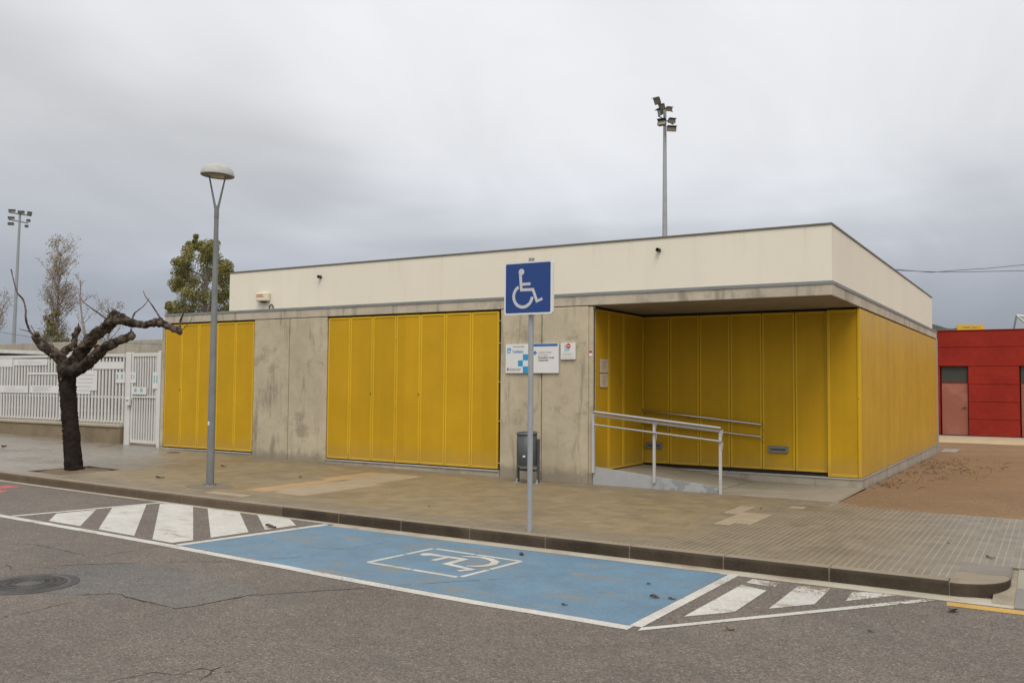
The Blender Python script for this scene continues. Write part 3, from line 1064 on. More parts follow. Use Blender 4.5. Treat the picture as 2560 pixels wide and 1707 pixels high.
# lowered crossing on the right: smooth slabs sloping down to the gutter
for k in range(5):
    for (ya, yb, za, zb) in ((-5.20, -4.62, -0.08, -0.035), (-4.61, -3.97, -0.034, 0.03)):
        x0 = 2.47 + k * 0.61
        MB().add([(x0, ya, za), (x0 + 0.6, ya, za), (x0 + 0.6, yb, zb), (x0, yb, zb), (x0, ya, za - .05), (x0 + 0.6, ya, za - .05), (x0 + 0.6, yb, zb - .05), (x0, yb, zb - .05)],
                 [(0, 1, 2, 3), (4, 5, 1, 0), (5, 6, 2, 1), (6, 7, 3, 2), (7, 4, 0, 3)]).build('crossing_slab', M['dark_slab' if (k + (ya < -5)) % 2 else 'smooth_slab'], pave)
sheet([2.30] + fr(2.44, 9, 1), [-5.22, -3.96], lambda x, y: -0.10 + (y + 5.22) * 0.095).build('crossing_bed', M['bedding'], pave)
sheet(fr(2.44, 9, 1), [-3.96, -0.36], lambda x, y: 0.037).build('paving_bed', M['bedding'], pave)
sheet([1.90, 1.975], [PV0 - 0.0, -3.9], lambda x, y: 0.036).build('edge_course', M['paving_tile'], pave)
# tree pit, lamp footing
sheet(fr(-12.60, -11.57, 0.11), fr(-4.60, -3.40, 0.11), lambda x, y: G(x) - 0.030 + 0.02 * mnoise.noise((x * 3, y * 3, 0)) + 0.05 * max(0, 1 - math.hypot(x + 12.17, y + 3.96) / 0.6)).build('tree_pit', M['soil'], pave)
mark('footing_patch', [(-8.57 + 0.42 * math.cos(a) * random.uniform(.85, 1.1), -4.03 + 0.32 * math.sin(a)) for a in [i * math.pi / 10 for i in range(20)]], 'footing', 0.003, G, pave)

# --- sandy yard
sx = [0.035] + fr(0.5, 40, 1.5)
struct('sand_yard', sheet(sx, fr(-0.40, 30, 0.8), lambda x, y: S(y) + (0.012 * mnoise.noise((x * 1.7, y * 1.7, 0)) if x > 0.1 and y > 0 else 0)).mesh('sand_yard', M['sand']))
struct('back_yard', sheet(fr(-18, 0.062, 2.2), fr(DDY, 30, 3), lambda x, y: S(y) + 0.001).mesh('back_yard', M['sand']))
struct('yard_edge', MB().bbox(0.0, 0.06, -0.42, 2.2, -0.1, 0.0455, 0.004).mesh('yard_edge', M['kerb_top']))
struct('schoolyard', sheet([-120, -60, -30, -15.1], [0.35, 6, 30, 80], lambda x, y: 0.16).mesh('schoolyard', M['yard_far']))

# ================================================================== CLINIC BUILDING
FX = -14.955     # left end of the slab
B0, C0, E0Z, AZ = 3.06, 0.20, 3.274, 4.127
DR, DD = 2.24, 13.56
clinic = thing('clinic_building', 'low flat-roofed building with yellow shutters, concrete slab and cream upper storey', 'building', (-7.5, 0, 0.04))
# inner body behind the cladding
ib = MB()
ib.box(FX + 0.10, -3.98, 0.10, 13.5, -0.2, 3.06)
ib.box(-3.98, -0.06, DR + 0.06, 13.5, -0.2, 3.06)
ib.build('inner_wall', M['dark_gap'], clinic)
# roof slab with soffit
sl = MB()
sl.bbox(FX, 0.0, 0.0, DD, B0, 3.232, 0.006)
slab = sl.build('roof_slab', M['concrete_slab'], clinic)
MB().box(-3.90, -0.03, 0.03, DR - 0.06, B0 - 0.004, B0 + 0.02).build('soffit', M['soffit_shade_concrete'], slab)  # sheet under the slab, coloured darker to deepen the recess shade
fl = MB()
for a, b in zip([FX - .012, -10.2, -5.1], [-10.2, -5.1, 0.012]):
    fl.box(a + 0.003, b - 0.003, -0.014, 0.25, 3.226, E0Z)
fl.box(-0.25, 0.014, 0.26, DD + 0.01, 3.226, E0Z)
fl.box(FX - 0.012, FX + 0.2, 0.26, DD, 3.226, E0Z)
fl.build('zinc_flashing', M['zinc'], slab)
MB().box(FX + 0.15, -0.2, 0.2, DD - 0.1, 3.233, 3.25).build('roof_deck', M['zinc'], slab)
# upper storey
UX = -12.81
upper = MB().bbox(UX, -0.004, 0.004, 12.58, 3.2495, AZ - 0.02, 0.006).build('upper_storey', M['cream_render'], clinic)
cp = MB()
cp.box(UX - 0.012, 0.010, -0.012, 0.2, AZ - 0.0195, AZ + 0.006)
cp.box(-0.2, 0.010, 0.2005, 12.59, AZ - 0.0195, AZ + 0.006)
cp.box(UX - 0.012, UX + 0.2, 0.2005, 12.59, AZ - 0.0195, AZ + 0.006)
cp.box(UX + 0.2005, -0.2005, 12.39, 12.59, AZ - 0.0195, AZ + 0.006)
cp.build('coping', M['coping'], upper)
for px_, pz_ in ((-2.704, 3.909), (-10.103, 3.88)):
    s_ = MB()
    rt = Matrix.Rotation(R(90), 3, 'X')
    s_.lathe((px_, 0.005, pz_), [(0.030, 0.0), (0.033, 0.0), (0.033, 0.085), (0.027, 0.085), (0.027, 0.0)], 14, rot=rt)
    s_.build('drain_spout', M['dark_steel'], upper)
# concrete wall panels between the shutters
for (x0, x1) in ((-12.00, -10.967), (-10.953, -9.90), (-5.735, -4.898), (-4.884, -3.985)):
    MB().bbox(x0, x1, 0.0, 0.13, G(x0) - 0.25, 3.047, 0.012).build('concrete_panel', M['concrete_wall'], clinic)
MB().bbox(-3.983, -3.905, 0.02, 0.14, -0.1, 3.045, 0.006).build('concrete_edge', M['concrete_wall'], clinic)
MB().bbox(-15.06, FX - 0.004, 0.02, 0.3, 0.0, 3.05, 0.006).build('concrete_edge', M['concrete_wall'], clinic)

# yellow shutter panels: a perforated sheet set in a steel frame


def panel_meshes(wd, h, fw=0.036):
    sh = MB().box(fw * 0.5, wd - fw * 0.5, 0.010, 0.020, fw * 0.5, h - fw * 0.5).mesh('shutter_sheet', M['yellow_sheet'])
    fb = MB()
    fb.bbox(0, fw, 0, 0.04, 0, h, 0.004)
    fb.bbox(wd - fw, wd, 0, 0.04, 0, h, 0.004)
    fb.bbox(fw + .0005, wd - fw - .0005, 0, 0.04, 0, fw, 0.004)
    fb.bbox(fw + .0005, wd - fw - .0005, 0, 0.04, h - fw, h, 0.004)
    return sh, fb.mesh('panel_frame', M['yellow_frame'])


hinge_me = MB().tube([(0, 0, 0), (0, 0, 0.16)], 0.010, 8).mesh('hinge', M['yellow_frame'])
lock_me = MB().tube([(0, 0, 0), (0, -0.012, 0)], 0.009, 8).box(-0.008, 0.008, -0.006, 0, -0.032, 0.012).mesh('lock', M['lock_brown'])


def shutters(xs, y, z0, z1, hinges=(), locks=(), fw=0.036, side=None):
    out_ = []
    for i, (a, b) in enumerate(zip(xs[:-1], xs[1:])):
        g = 0.0045
        sh, frm = panel_meshes(b - a - 2 * g, z1 - z0, fw)
        if side is None:
            o = link('shutter_panel', sh, clinic, (a + g, y, z0))
        else:       # panels along the depth, facing +x
            o = link('shutter_panel', sh, clinic, (side, a + g, z0), (0, 0, R(90)))
        link('panel_frame', frm, o, (0, 0, 0), None, True)
        if i in hinges:
            for hz in (0.10, 1.05, 2.35):
                link('hinge', hinge_me, o, (b - a - g, -0.004, hz), None, True)
        if i in locks:
            link('lock', lock_me, o, (b - a - 0.035, -0.001, 1.32), None, True)
        out_.append(o)
    return out_


shutters([-14.94, -14.37, -13.79, -13.19, -12.60, -12.025], 0.022, 0.215, 3.025, (1, 3), (0,))
shutters([-9.885, -9.30, -8.715, -8.13, -7.545, -6.965, -6.38, -5.785], 0.022, 0.195, 3.025, (0, 2), (1, 3))
rec = shutters([-3.96, -3.40, -2.82, -2.24, -1.665, -1.09, -0.545], DR, 0.255, 3.01, (5,), ())
corner = shutters([-0.545, -0.004], DR - 0.05, 0.195, 3.02, (), (0,), 0.05)
shutters([0.06, 0.68, 1.30, DR - 0.03], 0, 0.235, 3.01, (2,), (), 0.036, -3.905)
for xg in (-5.768, -12.012):
    for zp in (0.30, 1.05, 1.75, 2.45, 2.85):
        MB().tube([(xg - 0.014, 0.03, zp), (xg + 0.02, 0.03, zp)], 0.009, 8).build('hinge_pin', M['sill_metal'], clinic)
# corner post of the side cladding
MB().bbox(-0.045, 0.001, DR - 0.06, DR - 0.002, 0.196, 3.03, 0.004).build('corner_post', M['yellow_frame'], clinic)
# sills, plinths
for bx_ in ((FX + 0.02, -12.02, -0.006, 0.06, 0.170, 0.190), (-9.89, -5.75, -0.006, 0.06, 0.152, 0.174), (-3.93, 0.010, DR - 0.065, DR + 0.05, 0.168, 0.186), (-0.05, 0.010, DR + 0.0505, DD, 0.168, 0.186)):
    MB().box(*bx_).build('sill_rail', M['sill_metal'], clinic)
for bx_ in ((-9.89, -5.745, 0.012, 0.12, -0.1, 0.151), (FX, -12.01, 0.012, 0.12, -0.1, 0.169), (-3.97, -0.004, DR - 0.05, DR + 0.06, -0.2, 0.167), (-0.12, -0.004, DR + 0.061, DD - 0.02, -0.3, 0.167)):
    MB().box(*bx_).build('plinth', M['concrete_base'], clinic)
# side cladding boards
bd = MB().bbox(-0.04, 0.0, 0.003, 0.197, 0.195, 3.028, 0.003).mesh('cladding_board', M['yellow_board'])
y = DR + 0.001
while y < DD - 0.25:
    link('cladding_board', bd, clinic, (0, y, 0))
    y += 0.2
MB().box(-0.1, -0.045, DR, DD - 0.02, 0.187, 3.058).build('side_backing', M['dark_gap'], clinic)
MB().bbox(-0.05, 0.02, DD - 0.16, DD - 0.01, -0.12, 3.058, 0.004).build('corner_trim', M['steel_galv'], clinic)
# vents low in two of the recess shutters
for i, (x0, x1, z0, z1) in ((0, (-3.86, -3.54, 0.53, 0.645)), (4, (-1.55, -1.215, 0.555, 0.672))):
    vb = MB()
    vb.bbox(x0, x1, DR - 0.028, DR + 0.008, z0, z1, 0.004)
    vo = vb.build('vent_box', M['lamp_grey'], clinic)
    MB().box(x0 + 0.04, x1 - 0.04, DR - 0.034, DR - 0.0285, z0 + 0.045, z0 + 0.068).build('vent_slot', M['dark_steel'], vo)

# alarm box and cable loop hang on the wall
al = thing('alarm_box', 'small cream alarm box with red print high on cream wall', 'alarm box', (-11.70, 0, 3.42))
MB().bbox(-11.875, -11.535, -0.105, 0.003, 3.44, 3.625, 0.018).build('housing', M['alarm_cream'], al)
MB().lathe((-11.70, -0.05, 3.44), [(0.0, -0.03), (0.06, -0.028), (0.075, -0.001), (0, -0.001)], 14).build('siren', M['dark_steel'], al)
MB().box(-11.83, -11.66, -0.1065, -0.1052, 3.555, 3.585).box(-11.82, -11.63, -0.1065, -0.1052, 3.525, 3.548).build('red_print', M['print_pink'], al)
MB().box(-11.862, -11.842, -0.1065, -0.1052, 3.565, 3.58).box(-11.862, -11.842, -0.1065, -0.1052, 3.525, 3.54).build('print_mark', M['print_black'], al)
tag(MB().tube([(-11.49 + 0.062 * math.cos(a), -0.02, 3.28 + 0.085 * math.sin(a)) for a in [math.pi * k / 12 for k in range(13)]], 0.011, 8).build('cable_loop', M['cable_black']), 'black cable loop bending out of the roof beside the alarm box', 'cable')

# ================================================================== RAMP, RAILINGS
rp = MB()
pr = [(RAMPX0 + 0.02, 0.225), (-3.3, 0.20), (-1.85, 0.052), (-1.85, -0.1), (RAMPX0 + 0.02, -0.1)]
rp.prism([(p[0], p[1]) for p in pr], 'y', 0.085, DR - 0.055)
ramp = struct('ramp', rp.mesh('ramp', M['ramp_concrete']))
rw = MB()
rw.prism([(-3.885, -0.1), (-3.885, 0.338), (-1.70, 0.135), (-1.70, -0.1)], 'y', -0.005, 0.08)
rw.build('ramp_wall', M['ramp_paint'], ramp)

rl = thing('ramp_railing', 'grey steel railing with double rail along the ramp edge', 'railing', (-2.7, -0.03, 0.05))
RYp = -0.03


def railz(x, zl, zr):
    return zl + (zr - zl) * (x + 3.825) / (3.825 - 1.658)


MB().tube([(-3.825, RYp - 0.05, 1.262), (-1.655, RYp - 0.05, 1.06)], 0.025, 14).build('top_rail', M['steel_bright'], rl)
MB().tube([(-3.86, RYp, 1.205), (-1.66, RYp, 1.003)], 0.018, 10).build('rail_carrier', M['rail_paint'], rl)
MB().tube([(-3.825, RYp - 0.04, 1.048), (-1.655, RYp - 0.04, 0.855)], 0.018, 12).build('lower_rail', M['steel_bright'], rl)
for x, zb in ((-3.865, 0.24), (-2.775, 0.14), (-1.680, 0.035)):
    zt = railz(x, 1.205, 1.003)
    po = MB().bbox(x - 0.022, x + 0.022, RYp - 0.018, RYp + 0.018, zb, zt + 0.012, 0.004).build('post', M['rail_paint'], rl)
    MB().tube([(x + 0.03, RYp - 0.01, zt - 0.09), (x + 0.05, RYp - 0.045, zt - 0.02), (x + 0.05, RYp - 0.05, zt + 0.035)], 0.007, 6).build('bracket', M['rail_paint'], po)
    MB().tube([(x + 0.03, RYp - 0.01, zt - 0.29), (x + 0.05, RYp - 0.035, zt - 0.22), (x + 0.05, RYp - 0.04, zt - 0.165)], 0.007, 6).build('bracket', M['rail_paint'], po)

wr = thing('wall_handrail', 'double steel handrail fixed to the shutters inside the recess', 'handrail', (-2.8, DR - 0.08, 0.83))
MB().tube([(-3.94, DR - 0.09, 1.251), (-1.65, DR - 0.09, 1.04)], 0.024, 12).build('upper_rail', M['steel_bright'], wr)
MB().tube([(-3.94, DR - 0.09, 1.015), (-1.65, DR - 0.09, 0.825)], 0.020, 12).build('lower_rail', M['steel_bright'], wr)
for x in (-3.40, -1.66):
    for zl, zr in ((1.251, 1.04), (1.015, 0.825)):
        z = zl + (zr - zl) * (x + 3.94) / 2.29
        MB().tube([(x + 0.01, DR - 0.09, z - 0.02), (x + 0.02, DR - 0.09, z - 0.07), (x + 0.025, DR + 0.002, z - 0.11)], 0.007, 6).build('bracket', M['steel_bright'], wr)

# ================================================================== SIGNS ON THE WALL
def board(name, label, x0, x1, z0, z1):
    o = thing(name, label, 'sign', ((x0 + x1) / 2, -0.02, z0))
    MB().bbox(x0, x1, -0.035, -0.004, z0, z1, 0.003).build('plate', M['sign_white'], o)
    return o


def pr_(name, mat, parent, *rects):
    mb = MB()
    for a, b, c_, d_ in rects:
        mb.box(a, b, -0.0365, -0.0352, c_, d_)
    return mb.build(name, M[mat], parent)


b1 = board('wall_sign', 'white sign with cyan squares on the concrete wall, partly behind the pole', -5.605, -5.075, 1.908, 2.42)
SQ = 0.108
pr_('cyan_square', 'print_cyan', b1, (-5.245, -5.140, 2.135, 2.24))
pr_('cyan_square', 'print_cyan', b1, (-5.345, -5.246, 2.028, 2.134))
pr_('cyan_square', 'print_cyan', b1, (-5.245, -5.140, 1.912, 2.027))
pr_('logo', 'print_cyan', b1, (-5.57, -5.50, 2.335, 2.352), (-5.565, -5.545, 2.26, 2.334), (-5.525, -5.49, 2.30, 2.334), (-5.54, -5.50, 2.262, 2.278))
pr_('crest', 'print_grey', b1, (-5.572, -5.535, 1.952, 2.0))
TY = -0.0365
text('lettering', 'Centre prove\u00efdor', 0.034, (-5.455, TY, 2.367), 'print_grey', b1)
text('lettering', 'CatSalut', 0.066, (-5.462, TY, 2.268), 'print_cyan', b1, bold=0.0015)
text('lettering', 'Generalitat de Catalunya', 0.024, (-5.52, TY, 1.978), 'print_grey', b1)
text('lettering', 'Departament de Salut', 0.024, (-5.52, TY, 1.952), 'print_black', b1)
b2 = board('wall_sign', 'white sign with blue top band on the concrete wall, right of the pole', -5.055, -4.535, 1.909, 2.425)
pr_('blue_band', 'print_blue', b2, (-5.05, -4.552, 2.374, 2.42))
pr_('cross', 'print_blue', b2, (-5.012, -4.988, 2.225, 2.30), (-5.037, -5.0125, 2.25, 2.275), (-4.9875, -4.963, 2.25, 2.275))
for k, (s, mt) in enumerate((('Institut Catal\u00e0', 'print_pale'), ('de la Salut', 'print_pale'), ('Consultori Local', 'print_black'), ('Campred\u00f3', 'print_black'))):
    text('lettering', s, 0.046, (-4.935, TY, 2.258 - 0.046 * k), mt, b2, bold=0.0006)
b3 = board('wall_sign', 'small white no-entry notice plate with red disc on the concrete wall', -4.493, -4.213, 2.142, 2.424)
plain('print_sky', (0.38, 0.55, 0.62), 0.5)
pr_('pale_picture', 'print_sky', b3, (-4.42, -4.32, 2.29, 2.40))
MB().lathe((-4.342, -0.0365, 2.375), [(0.0, 0.0), (0.042, 0.0), (0.042, 0.0025), (0.0, 0.0025)], 20, 0, False, Matrix.Rotation(R(90), 3, 'X')).build('red_disc', M['print_red'], b3)
MB().box(-4.370, -4.314, -0.0403, -0.0392, 2.368, 2.382).build('white_bar', M['sign_white'], b3)
pr_('ruled_box', 'print_pale', b3, (-4.47, -4.25, 2.247, 2.25), (-4.47, -4.25, 2.212, 2.215), (-4.47, -4.467, 2.2155, 2.2465), (-4.253, -4.25, 2.2155, 2.2465), (-4.44, -4.29, 2.226, 2.236), (-4.47, -4.25, 2.18, 2.184), (-4.47, -4.25, 2.165, 2.169), (-4.43, -4.37, 2.272, 2.280))
st_ = thing('warning_sticker', 'tiny red and white sticker on the concrete edge beside the recess', 'sticker', (-3.945, 0.018, 2.2))
MB().box(-3.975, -3.912, 0.014, 0.0195, 2.198, 2.296).build('sheet', M['sign_white'], st_)
MB().box(-3.972, -3.915, 0.0128, 0.0138, 2.25, 2.292).build('red_field', M['print_red'], st_)
for (y0, y1, z0, z1, lab) in ((0.285, 0.625, 1.925, 2.16, 'upper of two paper notices on the yellow shutter inside the recess'), (0.295, 0.615, 1.675, 1.905, 'lower of two paper notices on the yellow shutter inside the recess')):
    o = thing('paper_notice', lab, 'notice', (-3.90, (y0 + y1) / 2, z0), 'notices on the recess shutter')
    MB().box(-3.904, -3.9005, y0, y1, z0, z1).build('sheet', M['old_paper'], o)
    mb = MB()
    for k in range(5):
        zz = z1 - 0.05 - k * 0.032
        ww = (0.11, 0.07, 0.06, 0.08, 0.05)[k]
        mb.box(-3.9002, -3.8992, (y0 + y1) / 2 - ww, (y0 + y1) / 2 + ww, zz, zz + 0.007)
    mb.build('print_lines', M['print_grey'], o)['kind'] = 'stuff'

# ================================================================== PARKING SIGN
ps = thing('parking_sign', 'blue wheelchair parking sign on a grey pole at the kerb', 'sign', (-2.35, -4.776, 0.043))
PX, PYY = -2.35, -4.776
pole = MB().tube([(PX, PYY, 0.03), (PX, PYY, 3.155)], 0.031, 18).build('pole', M['steel_galv'], ps)
MB().lathe((PX, PYY, 3.155), [(0.0335, -0.03), (0.0335, 0.004), (0, 0.006)], 18).build('pole_cap', M['lamp_grey'], pole)
SX0, SX1, SZ0, SZ1, SY = -2.672, -2.032, 2.505, 3.115, -4.845


def rrect(x0, x1, z0, z1, r, n=5):
    P = []
    for (cx_, cz_, a0) in ((x1 - r, z1 - r, 0), (x0 + r, z1 - r, 90), (x0 + r, z0 + r, 180), (x1 - r, z0 + r, 270)):
        for k in range(n + 1):
            a = R(a0 + 90 * k / n)
            P.append((cx_ + r * math.cos(a), cz_ + r * math.sin(a)))
    return P


plate = MB().prism(rrect(SX0, SX1, SZ0, SZ1, 0.03), 'y', SY, SY + 0.032).build('plate', M['sign_white'], ps)
MB().prism(rrect(SX0 + 0.02, SX1 - 0.028, SZ0 + 0.02, SZ1 - 0.02, 0.016), 'y', SY - 0.0008, SY - 0.0004).build('blue_field', M['sign_blue'], plate)
for z in (2.62, 3.0):
    MB().box(PX - 0.045, PX + 0.045, SY + 0.0325, PYY + 0.034, z - 0.015, z + 0.015).build('clamp', M['steel_galv'], ps)
# wheelchair emblem, drawn on a unit plate (u right, v up)
FX0, FX1, FZ0, FZ1 = SX0 + 0.02, SX1 - 0.028, SZ0 + 0.02, SZ1 - 0.02


def uv(u, v):
    return (FX0 + (FX1 - FX0) * u, FZ0 + (FZ1 - FZ0) * v)


def zx(px_, py_):      # measured on the enlarged photograph of the plate
    u = (px_ - 118) / (678 - 118)
    topy = 100 + (72 - 100) * u
    boty = 720 + (703 - 720) * u
    return uv(u, (boty - py_) / (boty - topy))


emb = []
emb.append([zx(285, 205), zx(322, 232), zx(332, 405), zx(302, 442)])
emb.append([zx(326, 335), zx(432, 330), zx(432, 364), zx(328, 372)])
emb.append([zx(302, 442), zx(330, 404), zx(474, 402), zx(452, 438)])
emb.append([zx(474, 402), zx(522, 546), zx(503, 588), zx(452, 438)])
emb.append([zx(522, 546), zx(574, 520), zx(586, 550), zx(503, 588)])
mb = MB()
for k, P in enumerate(emb):
    mb.prism(P, 'y', SY - 0.0028 - 0.0002 * k, SY - 0.0016)
hc = zx(318, 198)
mb.prism([(hc[0] + 0.037 * math.cos(a), hc[1] + 0.037 * math.sin(a)) for a in [i * math.pi / 12 for i in range(24)]], 'y', SY - 0.0040, SY - 0.0016)
ow, iw = [], []
ctr = zx(338, 505)
rad = (zx(470, 505)[0] - zx(203, 505)[0]) / 2
for k in range(25):
    a = R(118 + k * (355 - 118) / 24)
    ow.append((ctr[0] + rad * math.cos(a), ctr[1] + rad * math.sin(a)))
    iw.append((ctr[0] + (rad - 0.036) * math.cos(a), ctr[1] + (rad - 0.036) * math.sin(a)))
for k in range(24):
    mb.prism([ow[k], ow[k + 1], iw[k + 1], iw[k]], 'y', SY - 0.0042, SY - 0.0016)
mb.build('wheelchair_emblem', M['sign_emblem'], plate)

# ================================================================== STREET LAMP
LX, LY, LZ = -8.574, -4.012, 0.084
lp = thing('street_lamp', 'grey street lamp with mushroom head on a forked bracket', 'street lamp', (LX, LY, LZ))
post = MB().tube([(LX, LY, LZ - 0.02), (LX, LY, 1.5), (LX, LY, 1.52), (LX, LY, 2.98), (LX, LY, 3.0), (LX, LY, 4.31)], [0.060, 0.056, 0.055, 0.045, 0.0445, 0.035], 18).build('post', M['lamp_grey'], lp)
MB().tube([(LX, LY, 4.305), (LX, LY, 4.50)], [0.039, 0.036], 16).build('collar', M['lamp_grey'], post)
MB().lathe((LX, LY, LZ - 0.01), [(0.10, 0), (0.10, 0.018), (0.062, 0.024), (0.06, 0.03)], 16).build('base_plate', M['lamp_grey'], lp)
for a in (45, 135, 225, 315):
    MB().tube([(LX + 0.082 * math.cos(R(a)), LY + 0.082 * math.sin(R(a)), LZ), (LX + 0.082 * math.cos(R(a)), LY + 0.082 * math.sin(R(a)), LZ + 0.035)], 0.01, 6).build('bolt', M['cut_wood'], lp)
MB().bbox(LX - 0.018, LX + 0.018, LY - 0.058, LY - 0.04, 1.03, 1.09, 0.002).build('number_plate', M['sign_white'], post)
MB().tube([(LX - 0.035, LY - 0.03, 2.98), (LX - 0.055, LY - 0.05, 2.98)], 0.012, 8).build('cable_boss', M['dark_steel'], post)
ax = Vector((math.cos(YAW), math.sin(YAW), 0))
for s in (-1, 1):
    p0 = Vector((LX, LY, 4.46)) + ax * 0.02 * s
    p1 = Vector((LX, LY, 4.985)) + ax * 0.132 * s
    MB().tube([p0, p0.lerp(p1, 0.5), p1], [0.020, 0.015, 0.012], 10).build('fork_arm', M['lamp_grey'], lp)
tilt = Matrix.Rotation(R(2.5), 3, Vector((-math.sin(YAW), math.cos(YAW), 0)))
head = MB().lathe((LX, LY, 4.985), [(0.262, 0.0), (0.262, 0.008), (0.258, 0.035), (0.243, 0.080), (0.210, 0.122), (0.160, 0.155), (0.10, 0.174), (0.045, 0.182), (0.0, 0.184)], 32, rot=tilt).build('lamp_head', M['lamp_dome'], lp)
MB().lathe((LX, LY, 4.985), [(0.262, 0.0), (0.255, -0.006), (0.15, 0.0), (0.148, 0.012), (0.0, 0.012)], 32, rot=tilt).build('reflector', M['lamp_under'], head)
MB().lathe((LX, LY, 4.988), [(0.145, 0.0), (0.11, -0.02), (0.05, -0.028), (0.0, -0.03)], 24, rot=tilt).build('lens', M['lamp_glass'], head)

# ================================================================== LITTER BIN
BX, BY = -4.825, -0.55
bz = G(BX)
bn = thing('litter_bin', 'dark grey steel litter bin on two posts by the concrete wall', 'litter bin', (BX, BY, bz))
btilt = Matrix.Rotation(R(4.5), 3, 'X')
bin_ = MB().lathe((BX, BY, 0.335), [(0.0, 0.0), (0.165, 0.0), (0.17, 0.01), (0.17, 0.565), (0.163, 0.565), (0.163, 0.025), (0.0, 0.025)], 28, rot=btilt).build('bucket', M['bin_steel'], bn)
MB().lathe((BX, BY, 0.335), [(0.170, 0.55), (0.183, 0.557), (0.183, 0.572), (0.170, 0.578), (0.160, 0.57), (0.163, 0.555)], 28, rot=btilt).build('rim', M['bin_rim'], bin_)
MB().lathe((BX, BY, 0.335), [(0.1705, 0.003), (0.176, 0.010), (0.176, 0.023), (0.1705, 0.027)], 28, rot=btilt).build('lower_band', M['bin_rim'], bin_)
for s in (-1, 1):
    x = BX + s * 0.195
    po = MB().bbox(x - 0.018, x + 0.018, BY - 0.025, BY + 0.025, bz, 0.80, 0.004).build('post', M['bin_steel'], bn)
    MB().bbox(x - 0.045, x + 0.045, BY - 0.06, BY + 0.06, bz - 0.002, bz + 0.014, 0.003).build('foot', M['steel_galv'], po)
    MB().prism([(BY - 0.058, bz + 0.0145), (BY - 0.0255, bz + 0.0145), (BY - 0.0255, bz + 0.075)], 'x', x - 0.008, x + 0.008).build('gusset', M['steel_galv'], po)
MB().box(BX - 0.176, BX + 0.176, BY - 0.012, BY + 0.012, 0.255, 0.295).build('crossbar', M['bin_steel'], bn)
MB().box(BX + 0.006, BX + 0.05, BY - 0.192, BY - 0.176, 0.50, 0.53).build('sticker', M['sign_white'], bin_)

# ================================================================== FENCE, GATE, LOW WALL
FY = 0.05
fx0, fx1 = -30.0, -16.42
fw_ = thing('fence_wall', 'low brown rendered wall carrying the white fence', 'wall', ((fx0 + fx1) / 2, FY, 0.2))
MB().bbox(fx0, fx1, FY - 0.12, FY + 0.12, 0.0, 0.60, 0.01).build('wall_body', M['fence_wall'], fw_)
MB().bbox(fx0, fx1 + 0.01, FY - 0.15, FY + 0.15, 0.601, 0.67, 0.01).build('wall_cap', M['fence_wall_cap'], fw_)
fn = thing('picket_fence', 'white steel picket fence hung with notices along the low wall', 'fence', ((fx0 + fx1) / 2, FY, 0.67))
FT = 2.36
pk = MB().box(-0.029, 0.029, -0.012, 0.012, 0.72, 2.28).mesh('picket', M['white_steel'])
x = fx1 - 0.07
while x > -25.0:
    link('picket', pk, fn, (x, FY, 0))
    x -= 0.134
for z0, z1 in ((0.70, 0.745), (1.30, 1.345), (2.305, 2.37)):
    MB().box(fx0, fx1, FY + 0.0125, FY + 0.05, z0, z1).build('rail', M['white_steel'], fn)
MB().box(fx0, fx1, FY - 0.03, FY + 0.012, 2.305, 2.37).build('top_cap', M['white_steel'], fn)
for x in (-19.2, -22.0, -24.8):
    MB().bbox(x - 0.04, x + 0.04, FY + 0.051, FY + 0.12, 0.67, 2.36, 0.004).build('post', M['white_steel'], fn)
gt = thing('entrance_gate', 'white barred steel gate with lock beside the yellow shutters', 'gate', (-15.75, FY, 0.2))
MB().bbox(-16.36, -16.17, FY - 0.05, FY + 0.05, 0.1, 2.40, 0.006).build('gate_post', M['white_steel'], gt)
MB().bbox(-15.17, -15.08, FY - 0.04, FY + 0.04, 0.1, 2.42, 0.006).build('gate_post', M['white_steel'], gt)
fm = MB()
fm.bbox(-16.15, -16.09, FY - 0.03, FY + 0.03, 0.25, 2.385, 0.004)
fm.bbox(-15.235, -15.175, FY - 0.03, FY + 0.03, 0.25, 2.385, 0.004)
for z0, z1 in ((0.25, 0.31), (2.30, 2.385), (1.32, 1.36)):
    fm.box(-16.089, -15.236, FY - 0.028, FY + 0.028, z0, z1)
fm.build('gate_frame', M['white_steel'], gt)
gb = MB().box(-0.021, 0.021, -0.012, 0.012, 0.3105, 2.2995).mesh('gate_bar', M['white_steel'])
for k in range(9):
    link('gate_bar', gb, gt, (-16.035 + k * 0.093, FY, 0))
lk = MB().bbox(-16.22, -16.10, FY - 0.12, FY - 0.051, 1.13, 1.32, 0.01).build('lock_box', M['white_steel'], gt)
MB().box(-16.20, -16.12, FY - 0.125, FY - 0.1205, 1.24, 1.26).build('keyhole', M['print_black'], lk)
# notices tied to the fence (measured on the photograph)
NOT = [  # px x0, x1, y0, y1, label, print
    (0, 31, 894, 917, 'blank white sheet at the far end under the fence top rail', None),
    (36, 118, 898, 913, 'long pale notice strip high on the fence left of the tree', 'print_pale'),
    (0, 70, 963, 982, 'wide low notice at the left end of the fence with faint print', 'print_pale'),
    (74, 146, 963, 983, 'low notice with dark columns just left of the trunk', 'print_grey'),
    (70, 146, 931, 936, 'thin white strip halfway up the fence left of the trunk', None),
    (190, 242, 926, 976, 'large square notice right of the trunk', 'print_pale'),
    (186, 226, 972, 985, 'narrow notice below the large square notice', None),
    (236, 310, 905, 922, 'pale strip notice at the upper right of the fence', None),
    (289, 312, 930, 957, 'small notice with teal corner beside the gate post', 'print_teal'),
    (326, 340, 930, 957, 'small notice with teal block on the gate post side', 'print_teal'),
    (382, 398, 930, 972, 'tall white notice on the right side of the gate', 'print_teal'),
    (330, 366, 967, 986, 'low notice with teal figures across the gate bars', 'print_teal'),
]
